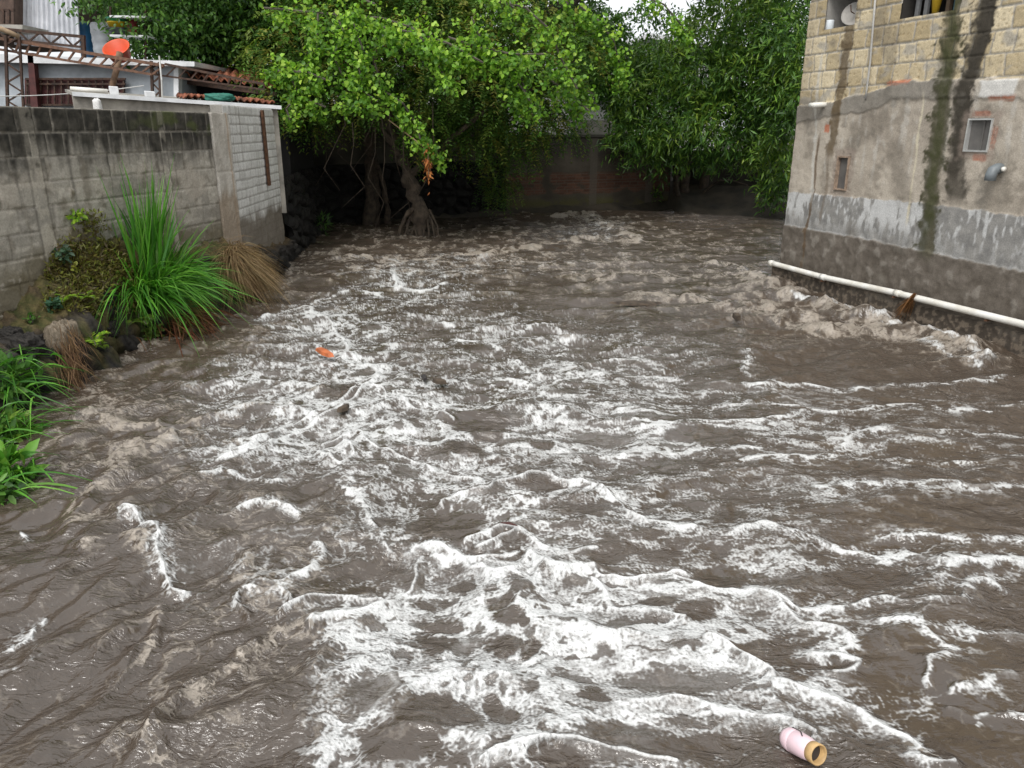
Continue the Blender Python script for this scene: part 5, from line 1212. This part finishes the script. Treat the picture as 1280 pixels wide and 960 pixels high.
cen, d = blob_points(OB, 6600); k_ = fbm(cen[:, 0] / .55, cen[:, 2] / .5 + cen[:, 1] / .8, 402, 2) > -.20; cen, d = cen[k_], d[k_]
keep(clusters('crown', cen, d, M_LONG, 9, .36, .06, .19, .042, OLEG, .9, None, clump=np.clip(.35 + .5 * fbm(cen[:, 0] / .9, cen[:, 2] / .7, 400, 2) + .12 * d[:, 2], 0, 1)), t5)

# --- small pale-leaved tree at the gap
B6 = np.array((3.0, 22.2, .4)); t6 = tree('young_tree', B6, 'fresh green young tree in front of the pale gable house'); m = MB()
limb(m, [B6, at_y(775, 150, 22), at_y(770, 90, 21.6), at_y(765, 40, 21.4)], .10, .03, 8, 30); keep(m.build('trunk', M_BARK2, smooth_shade=True), t6)
cen, d = blob_points([(775, 90, 40, 30, 21.5, 1.0), (745, 45, 40, 35, 21, 1.0), (815, 85, 25, 22, 21.5, .8), (790, 130, 30, 25, 21.2, .8), (720, 30, 30, 30, 20.5, .8), (740, 85, 35, 30, 20.5, .8), (815, 14, 26, 9, 20, .4, .6)], 1900)
keep(clusters('crown', cen, d, M_SMALL, 10, .32, .06, .12, .055, [(.035, .10, .018), (.07, .18, .025), (.14, .27, .035)], .8, None), t6)

# --- lime green vine draped over the trees, in hanging garlands
def garlands(label, starts, n_leaf, seed, base):
    rg = np.random.RandomState(seed); Ps, Cs = [], []; stems = MB()
    e = empty('climbing_vine', tuple(base), label, 'vine', 'vines on the far bank trees')
    for path, Y, w, dens in starts:
        q = np.array([at_y(x, y, Y) for x, y in path]); seg = np.linalg.norm(np.diff(q, axis=0), axis=1); ln = np.r_[0, np.cumsum(seg)]
        k = int(ln[-1] * dens * .62); s = rg.rand(k) * ln[-1]; c = np.stack([np.interp(s, ln, q[:, i]) for i in range(3)], -1)
        ww = w * .74 * (.35 + 1.0 * np.abs(np.sin(s * 2.3 + Y * 7)) ** .7)[:, None]
        cen = c + rg.randn(k, 3) * ww * np.array((.42, .55, .42)); cen[:, 2] -= np.abs(rg.randn(k)) * ww[:, 0] * .35
        m_ = 7; P = cen[:, None] + rg.randn(k, m_, 3) * .055; P[..., 2] -= rg.rand(k, m_) * .12
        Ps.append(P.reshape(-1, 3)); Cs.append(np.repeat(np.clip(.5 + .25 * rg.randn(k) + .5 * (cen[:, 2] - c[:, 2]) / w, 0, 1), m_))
        stems.tube(list(q[::1] + rg.randn(*q.shape) * .03), .016, 5)
    P = np.concatenate(Ps); C = np.concatenate(Cs); n = len(P)
    D = unit(rg.randn(n, 3) * .8 + np.array((0, -.35, -.55))); Nn = unit(rg.randn(n, 3) * .5 + np.array((0, -.6, .75)))
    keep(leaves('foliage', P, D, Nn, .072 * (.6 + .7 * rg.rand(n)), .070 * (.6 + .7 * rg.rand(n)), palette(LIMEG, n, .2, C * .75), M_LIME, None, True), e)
    keep(stems.build('stem', M_BARK2), e)
    return e
garlands('bright lime green vine hanging in garlands over the two feathery trees', [
  ([(325, 10), (400, 12), (470, 22), (540, 38)], 13.4, .34, 60), ([(400, 20), (395, 60), (375, 95), (368, 128)], 13.2, .26, 80), ([(440, 30), (452, 60), (446, 95), (440, 118), (428, 134)], 13.1, .24, 90),
  ([(470, 28), (520, 45), (565, 60), (602, 78)], 13.0, .30, 90), ([(470, 80), (480, 110), (500, 130), (520, 160), (528, 178)], 13.2, .22, 80), ([(450, 85), (455, 112), (470, 125)], 13.0, .28, 90),
  ([(520, 40), (535, 55), (560, 90), (566, 100)], 12.9, .24, 90), ([(590, 20), (600, 50), (620, 80), (650, 110), (668, 140)], 13.3, .28, 75), ([(620, 5), (660, 15), (690, 40), (700, 70), (720, 110)], 13.6, .36, 70),
  ([(560, 45), (600, 60), (640, 70), (680, 66)], 13.2, .30, 80), ([(640, 60), (650, 95), (660, 125)], 13.5, .26, 80), ([(330, 90), (350, 85), (385, 88), (410, 100)], 13.0, .20, 80),
  ([(350, 70), (362, 95), (372, 118), (404, 132)], 13.0, .18, 80), ([(600, -30), (620, -5), (640, 10)], 13.4, .35, 60), ([(400, -30), (430, -10), (470, 5)], 13.4, .35, 60), ([(690, 100), (715, 120), (735, 135)], 14.0, .25, 70),
  ([(532, 170), (540, 185), (552, 198)], 13.4, .16, 70), ([(360, 130), (358, 140), (365, 150)], 12.8, .14, 60), ([(420, 15), (432, 40), (418, 70), (430, 95)], 13.2, .22, 70)], 0, 71, B1)
garlands('lime green vine trailing down at the edge of the white sky gap', [
  ([(700, -20), (712, 10), (722, 40), (718, 75)], 15.4, .30, 80), ([(725, 10), (750, 25), (765, 55), (776, 85), (776, 108)], 15.2, .24, 90), ([(800, -5), (830, 10), (850, 30), (860, 50)], 15.6, .16, 60), ([(700, 80), (720, 105), (745, 120)], 15.4, .26, 80)], 0, 72, B6)

# aerial roots and dead twigs under the crown, a hanging brown leaf cluster
tw = MB(); rg = np.random.RandomState(9)
for k in range(17):
    x = 395 + 150 * rg.rand(); y = 120 + 40 * rg.rand(); Y = 14 + 1.6 * rg.rand(); L_ = 40 + 95 * rg.rand(); p = [at_y(x + 8 * rg.randn() * j / 3, y + L_ * j / 4, Y) for j in range(5)]; tw.tube(p, [.012, .010, .009, .007, .005], 5)
tag(tw.build('hanging_roots', M_BARK, smooth_shade=True), 'thin bare roots and twigs hanging in the shade between the two trunks', 'roots')
tw = MB().tube([at_y(486, 150, 13.3), at_y(512, 170, 13.2), at_y(528, 182, 13.1), at_y(535, 192, 13.1), at_y(536, 222, 13.1)], [.012, .011, .01, .008, .005], 6)
dt = tag(tw.build('dead_twig', mat_plain('pale_twig', (.26, .18, .10), .8, .3, 12, .1)), 'dead twig with a hanging tuft of rusty brown leaves before the leaning trunk', 'twig')
q = at_y(535.5, 203, 13.1); n = 70; P = q + RG.randn(n, 3) * np.array((.03, .03, .13))
leaves('dead_leaves', P, RG.randn(n, 3) * .5 + np.array((0, -.2, -1)), RG.randn(n, 3), .09, .035, palette([(.22, .07, .02), (.42, .17, .06)], n), M_DRY, dt)
# exposed roots at the foot of the leaning trunk
rt = MB()
for k in range(9):
    x = 497 + 6.5 * k; p = [at_y(512 + 3 * k, 262, Y2), at_y((512 + 3 * k + x) / 2 + 4 * rg.randn(), 282, Y2 - .1), on_z(x, 300 + 3 * rg.rand(), -.06)]; limb(rt, p, .028, .014, 6, 80 + k)
tag(rt.build('tree_roots', M_BARK, smooth_shade=True), 'pale bare roots fanning into the water under the leaning trunk', 'roots')

# ---------------------------------------------------------------- grasses and small plants of the left bank
def blades(name, P, D, L, Wd, droop, C, mat, parent=None, seg=7, side=None, kink=0.0):
    n = len(P); t = np.linspace(0, 1, seg + 1); D = unit(D); hor = unit(np.c_[D[:, :2], np.zeros(n)] + 1e-4)
    A = P[:, None] + D[:, None] * (L[:, None] * t)[..., None] + hor[:, None] * (L[:, None] * droop[:, None] * .55 * t ** 2)[..., None]
    A[..., 2] -= L[:, None] * droop[:, None] * t ** 2.2
    if kink: A += kink * L[:, None, None] * RG.randn(n, 1, 3) * (t ** 2)[None, :, None]
    T = unit(np.gradient(A, axis=1)); S = unit(np.cross(T, np.array((0, 0, 1.0)) + .5 * RG.randn(n, 1, 3)))
    w = (Wd[:, None] * np.sin(np.pi * np.clip(.12 + .88 * t, 0, 1)) ** .6 * (1 - t ** 3 * .8))[..., None] * .5
    V = np.stack([A - S * w, A + S * w], 2).reshape(-1, 3); k = 2 * (seg + 1)
    f = np.array([(2 * i, 2 * i + 1, 2 * i + 3, 2 * i + 2) for i in range(seg)])
    F = (np.arange(n)[:, None, None] * k + f[None]).reshape(-1, 4)
    return np_mesh(name, V, F, mat, parent, {'col': np.clip(np.repeat(C, k, 0), 0, 1)})
GRG = [(.030, .115, .012), (.055, .20, .018), (.10, .30, .028), (.17, .36, .06)]
bpy.context.view_layer.update(); DG = bpy.context.evaluated_depsgraph_get()
def on_bank(px, py, z):
    """the point of the ground, bank or wall seen at a place of the photograph"""
    from mathutils import Vector
    ok, loc, nor, i, ob, mw = SC.ray_cast(DG, Vector((0, 0, CAMH)), Vector(ray(px, py)))
    if ok and loc.y < 25:
        nn = unit(np.array(nor)); nn = -nn if np.dot(nn, ray(px, py)) > 0 else nn
        return np.array(loc) + .025 * nn
    return on_z(px, py, z)
gc = on_z(212, 392, .16); gc = gc + np.array((-.14, .0, .04)); ge = empty('tall_grass', tuple(gc), 'tall clump of bright green grass arching over the water from the left bank', 'grass clump')
n = 1400; a = RG.rand(n) * 2 * np.pi; r = .24 * np.sqrt(RG.rand(n)); P = np.stack([gc[0] + r * np.cos(a) * .8, gc[1] + r * np.sin(a) * 1.9, gc[2] + .02 + .18 * RG.rand(n)], -1)
D = np.stack([.22 * np.cos(a) + .16 + .22 * RG.randn(n), .26 * np.sin(a) - .10 + .26 * RG.randn(n), 1 + .1 * RG.randn(n)], -1)
keep(blades('leaf_blades', P, D, .42 + .55 * RG.rand(n), .010 + .013 * RG.rand(n), .15 + .95 * RG.rand(n) ** .8, palette(GRG, n, .32), M_GRASSL, None, 7, None, .05), ge)
n = 150; q = np.array((-3.66, 7.75, .45)); P = q + RG.randn(n, 3) * np.array((.05, .12, .06)); D = np.stack([.10 * RG.randn(n) + .04, .16 * RG.randn(n), np.ones(n)], -1)
keep(blades('upright_blades', P, D, .70 + .68 * RG.rand(n), .016 + .012 * RG.rand(n), .02 + .22 * RG.rand(n) ** 2, palette(GRG, n), M_GRASSL), ge)
n = 200; q = on_z(228, 412, .03); P = q + RG.randn(n, 3) * np.array((.10, .2, .05)) + (-.12, .1, .08); D = np.stack([.7 + .4 * RG.randn(n), -.2 + .5 * RG.randn(n), .5 + .3 * RG.randn(n)], -1)
keep(blades('dead_blades', P, D, .2 + .3 * RG.rand(n), .008 + .008 * RG.rand(n), .7 + .5 * RG.rand(n), palette([(.10, .035, .018), (.20, .10, .05)], n), M_DRY), ge)
dc = np.array((-3.28, 9.15, .50)); de = empty('dry_grass', tuple(dc), 'drooping clump of straw coloured dead grass at the foot of the pillar', 'grass clump')
n = 2600; d = unit(RG.randn(n, 3)); d[:, 2] = np.abs(d[:, 2]) * .9 + .1 * d[:, 2]; d[:, 0] = np.where(d[:, 0] < -.2, -d[:, 0], d[:, 0])
P = dc + np.array((-.04, 0, -.12)) + d * np.array((.20, .33, .36)) * (.55 + .45 * RG.rand(n, 1)) * (1 + .22 * fbm(d[:, 0] * 2, d[:, 2] * 2 + d[:, 1], 420, 3))[:, None]
D = d * .45 + .55 * RG.randn(n, 3) + np.array((.2, -.05, -.15))
keep(blades('dead_blades', P, D, .10 + .24 * RG.rand(n), .004 + .005 * RG.rand(n), .7 + .9 * RG.rand(n), palette([(.085, .052, .026), (.22, .15, .078), (.38, .285, .16)], n), M_DRY, None, 6, None, .16), de)

def fern(px, py, z, nfr, ln, label, cols, tilt=(.45, -.35)):
    b = on_bank(px, py, z); e = empty('fern', tuple(b), label, 'fern', 'ferns on the left bank'); Ps, Ds, Ns, Ls = [], [], [], []; st = MB()
    for k in range(nfr):
        an = 2 * np.pi * k / nfr + .5 * RG.randn(); d = unit(np.array((np.cos(an) * .8 + tilt[0], np.sin(an) * .8 + tilt[1], .75 + .3 * RG.rand()))); L_ = ln * (.7 + .5 * RG.rand()); s = unit(np.cross(d, (0, 0, 1.0)))
        t = np.linspace(.08, 1, 18); A = b + d * (L_ * t)[:, None]; A[:, 2] -= .55 * L_ * t ** 2; st.tube(list(A[::3]), .004, 4)
        for sg in (-1, 1):
            Ps.append(A); Ds.append(s * sg + .35 * d + np.zeros((18, 3))); Ns.append(np.tile((0, -.2, 1.0), (18, 1))); Ls.append(L_ * .30 * np.sin(np.pi * np.clip(.15 + .85 * t, 0, .98)))
    P = np.concatenate(Ps); L_ = np.concatenate(Ls); m = len(P)
    keep(leaves('fronds', P, np.concatenate(Ds) + .08 * RG.randn(m, 3), np.concatenate(Ns), L_, L_ * .28 + .004, palette(cols, m, .15), M_SMALL, None), e); keep(st.build('stalks', M_BARK2), e)
YG = [(.12, .26, .02), (.22, .38, .03), (.33, .45, .05)]
fern(117, 428, .20, 5, .22, 'bright green fern just above the water right of the buttress', YG, (.25, -.2))
fern(128, 436, .08, 4, .13, 'low small fern touching the water under the bright fern', YG, (.6, -.2))
fern(108, 374, .46, 4, .19, 'yellow green fern in the middle of the concrete footing', YG, (.5, -.5))
fern(80, 378, .46, 4, .16, 'yellow green fern at the left end of the footing above the buttress', YG, (.4, -.5))
fern(134, 376, .46, 3, .12, 'smallest yellow green fern near the tall grass', YG, (.5, -.5))
fern(172, 405, .14, 7, .26, 'mossy green fern under the left side of the tall grass', [(.05, .12, .02), (.12, .2, .03), (.2, .26, .05)], (.2, -.5))

def leafy(px, py, z, n, rad, L, W_, cols, label, cat='plant', rnd=True, blade=0, grp='small plants of the left bank'):
    b = on_bank(px, py, z); e = empty('leafy_plant', tuple(b), label, cat, grp); d = unit(RG.randn(n, 3) + np.array((.4, -.5, .6))); P = b + d * np.array(rad) * (RG.rand(n, 1) ** .5)
    keep(leaves('leaves', P, d * .7 + .6 * RG.randn(n, 3), np.tile((.2, -.4, .9), (n, 1)) + .5 * RG.randn(n, 3), L * (.6 + .7 * RG.rand(n)), W_ * (.6 + .7 * RG.rand(n)), palette(cols, n), M_SMALL, None, rnd), e)
    st = MB()
    for k in range(7): st.tube([b - (0, 0, .05), b + (P[k] - b) * .5 + (0, 0, .03), P[k]], [.006, .005, .003], 5)
    keep(st.build('stems', M_BARK2), e)
    if blade:
        D = np.stack([.8 + .5 * RG.randn(blade), -.2 + .6 * RG.randn(blade), .8 + .3 * RG.randn(blade)], -1); Pb = b + RG.randn(blade, 3) * np.array(rad) * .5
        keep(blades('grass_blades', Pb, D, .18 + .30 * RG.rand(blade), .008 + .010 * RG.rand(blade), .4 + .7 * RG.rand(blade), palette(GRG, blade), M_GRASSL), e)
SG = [(.025, .075, .016), (.06, .15, .025), (.12, .24, .04)]
leafy(75, 318, .93, 60, (.07, .10, .07), .05, .035, [(.05, .10, .06), (.10, .17, .10)], 'small grey green plant on the mossy mound below the concrete column')
leafy(95, 272, 1.12, 50, (.05, .14, .05), .06, .03, YG, 'light green weed high on the block wall above the mossy mound')
leafy(88, 337, .72, 26, (.04, .05, .04), .04, .03, [(.2, .2, .03), (.33, .34, .06)], 'tiny yellowish plant at the foot of the mossy mound')
leafy(70, 384, .46, 50, (.05, .06, .07), .05, .035, [(.03, .09, .05), (.07, .15, .08)], 'blue green plant at the top of the concrete buttress')
leafy(38, 402, .46, 40, (.05, .06, .05), .035, .025, SG, 'small dark weed on the footing left of the buttress')
leafy(12, 482, .30, 190, (.20, .28, .16), .10, .045, SG, 'grassy weeds spilling over the rocks at the left edge', blade=110)
leafy(8, 548, .22, 150, (.16, .22, .16), .09, .04, [(.04, .11, .02), (.09, .2, .03), (.17, .28, .04)], 'mixed weeds with drooping blades below the grassy ones', blade=90)
leafy(10, 598, .14, 90, (.13, .14, .12), .13, .055, [(.05, .16, .02), (.10, .27, .03), (.18, .36, .05)], 'broad leaved bright green plant lowest on the left bank', blade=20)
leafy(4, 622, .10, 80, (.10, .10, .10), .06, .04, SG, 'dark small leaved weed at the very bottom of the left bank', blade=14)
leafy(30, 601, .05, 45, (.05, .06, .05), .06, .045, [(.04, .14, .02), (.09, .24, .03)], 'little round leaved plant hanging at the water by the lower left corner')
leafy(190, 418, .08, 120, (.14, .2, .08), .05, .03, [(.05, .10, .02), (.13, .18, .03)], 'mossy creeping plant under the tall grass at the water')
leafy(400, 283, .1, 90, (.22, .2, .25), .14, .03, DARKG, 'dark clump of shaded leaves at the water beside the straight trunk', rnd=False, grp='plants in the shade of the far bank')
leafy(818, 244, .45, 60, (.16, .15, .2), .13, .04, OLEG, 'small leafy shoot low on the brick wall left of the willow leaved tree', rnd=False, grp='plants in the shade of the far bank')
leafy(952, 242, .4, 110, (.2, .2, .3), .15, .045, OLEG, 'leafy shoots at the water behind the corner of the tall building', rnd=False, grp='plants in the shade of the far bank')
n = 9000; cx_ = 55 + 120 * RG.rand(n); cy_ = 262 + 125 * RG.rand(n); Pm = []
for x, y in zip(cx_, cy_):
    if y > 264 + 1.15 * abs(x - 112) + 10 * RG.randn(): Pm.append(on_bank(x, y, .7))
Pm = np.array(Pm); Pm = Pm[(Pm[:, 1] < 9) & (Pm[:, 2] > .2)]; n = len(Pm); Pm = Pm + RG.randn(n, 3) * .012 - np.array((0, -.0, .02))
k_ = fbm(Pm[:, 1] / .3, Pm[:, 2] / .3, 410, 3) > -.12 + .25 * RG.randn(n); Pm = Pm[k_]; n = len(Pm)
mo = leaves('moss', Pm, RG.randn(n, 3) + np.array((.4, -.3, .5)), RG.randn(n, 3) * .5 + np.array((.3, -.4, .8)), .035 + .04 * RG.rand(n), .010 + .012 * RG.rand(n), palette([(.07, .05, .022), (.12, .095, .03), (.15, .15, .03), (.21, .24, .045)], n), M_SMALL)
tag(mo, 'olive moss and tiny weeds over the mound against the wall', kind='stuff')
# dead roots on the buttress, at the column foot, and debris on the pipe
def strands(name, p, q, n, spread, L, cols, label, cat):
    t = RG.rand(n, 1); P = p + (q - p) * t + RG.randn(n, 3) * spread; D = np.stack([.35 + .3 * RG.randn(n), -.25 + .3 * RG.randn(n), -1 + .3 * RG.randn(n)], -1)
    o = blades(name, P, D, L * (.5 + RG.rand(n)), .003 + .004 * RG.rand(n), .1 + .3 * RG.rand(n), palette(cols, n), M_DRY, None, 5, None, .12); return tag(o, label, cat)
RTC = [(.07, .038, .022), (.16, .095, .052), (.25, .165, .095)]
strands('dead_roots', on_z(84, 412, .40), on_z(88, 470, .10), 420, .05, .15, RTC, 'mat of dead brown roots hanging on the concrete buttress', 'roots')
strands('dead_roots', on_z(58, 345, .62), on_z(66, 366, .52), 240, .04, .20, RTC, 'tuft of dead brown roots at the foot of the concrete column', 'roots')
q0, q1 = BD_.pt(bsz(1155, 374)[0], pz(bsz(1155, 374)[0]) + .04, .13), BD_.pt(bsz(1134, 405)[0], .0, .16)
n = 90; t = RG.rand(n, 1); P = q0 + RG.randn(n, 3) * .012; D = (q1 - q0) + RG.randn(n, 3) * .06
tag(blades('dry_debris', P, D, np.linalg.norm(q1 - q0) * (.6 + .5 * RG.rand(n)), .004 + .006 * RG.rand(n), .05 * RG.rand(n), palette([(.12, .06, .025), (.28, .14, .06)], n), M_DRY, None, 5, None, .08), 'bundle of dry brown stalks caught on the white pipe', 'debris')

# ---------------------------------------------------------------- things carried by the flood
M_PINK = mat_plain('pink_plastic', (.74, .56, .60), .32, .06, 6, .02, col2=(.70, .52, .56)); M_CREAM = mat_plain('wood_ring', (.55, .36, .16), .5, .25, 18, .08)
M_DARK = mat_plain('dark_gap', (.03, .025, .025), .6, .2, 8, 0)
bq = on_z(1000, 930, .02); bt = empty('drinking_bottle', tuple(bq), 'pale pink bottle with an open wooden ring mouth floating in the foam', 'bottle')
h0, h1 = on_z(985, 922, .010), on_z(1022, 943, .052); ax = h1 - h0; ln = np.linalg.norm(ax); r = .040
keep(MB().lathe([(0, -.012), (r * .72, -.010), (r * .95, .006), (r, .022), (r, ln * .25), (r * .985, ln * .255), (r * .985, ln * .262), (r, ln * .27), (r * .96, ln * .6), (r * .86, ln * .80), (r * .82, ln * .815), (0, ln * .815)], 40, h0, ax).build('body', M_PINK, None, True), bt)
keep(MB().lathe([(r * .80, ln * .817), (r * .86, ln * .82), (r * .88, ln * 1.04), (r * .80, ln * 1.05), (r * .74, ln * 1.04), (r * .72, ln * .85)], 36, h0, ax).build('ring', M_CREAM, None, True), bt)
keep(MB().lathe([(0, ln * .84), (r * .73, ln * .84), (r * .73, ln * .86), (0, ln * .86)], 30, h0, ax).build('mouth', M_DARK), bt)
u_ = unit(np.cross(ax, (0, 0, 1.0))); w_ = unit(np.cross(u_, ax)); axn = unit(ax)
seam = [h0 + axn * (.004 + ln * .55 * k / 11) + (u_ * math.sin(-.55 + .12 * math.sin(k * .7) + .05 * k) + w_ * math.cos(-.55 + .12 * math.sin(k * .7) + .05 * k)) * (r * (1.0 if k > 1 else .92)) for k in range(12)]
keep(MB().tube(seam, [.0035] * 3 + [.0022] * 9, 5).build('strap', M_DARK), bt)
def flot(px, py, pts, mat, name, label, cat, th=.03, z=.05):
    v = [on_z(px + a, py + b, z) for a, b in pts]; n = len(v); c = sum(v) / n
    V = v + [p * .85 + c * .15 + (0, 0, th) for p in v] + [c + (0, 0, th * 1.3)]
    f = [(i, (i + 1) % n, n + (i + 1) % n, n + i) for i in range(n)] + [(n + i, n + (i + 1) % n, 2 * n) for i in range(n)]
    return tag(MB().add(V, f).build(name, mat), label, cat)
flot(405, 442, [(-11, -4), (-4, -5), (4, -2), (13, 4), (6, 5), (-3, 2)], mat_plain('orange_scrap', (.46, .13, .045), .6, .3, 9, .1), 'floating_scrap', 'orange scrap of plastic floating in the foam left of the middle', 'scrap')
flot(530, 474, [(-4, -3), (2, -4), (4, 1), (0, 3)], M_DARK, 'floating_scrap', 'small black scrap floating beside the driftwood', 'scrap', .02)
flot(549, 478, [(-9, -1), (2, -2), (10, 2), (4, 3), (-4, 2)], M_BARK, 'driftwood', 'dark stick of driftwood floating in mid river', 'driftwood')
flot(430, 512, [(-9, 3), (0, -2), (7, -4), (5, 1), (-3, 4)], M_BARK, 'driftwood', 'dark piece of driftwood inside the white foam band', 'driftwood')
flot(920, 399, [(-5, -3), (3, -3), (6, 1), (0, 3)], M_BARK, 'driftwood', 'small dark driftwood in the beige rapids off the right building', 'driftwood', .05)
flot(795, 379, [(-36, 0), (-6, -2), (34, 0), (24, 3), (-10, 3)], M_BARK, 'driftwood', 'long dark log nearly under the surface in mid river', 'driftwood', .02, .03)
flot(636, 655, [(-11, -1), (0, -2), (12, 3), (2, 1)], mat_plain('red_scrap', (.08, .026, .022), .6, .3, 9, .1), 'floating_scrap', 'thin dark red scrap in the foam above the big foam patch', 'scrap', .006, .065)
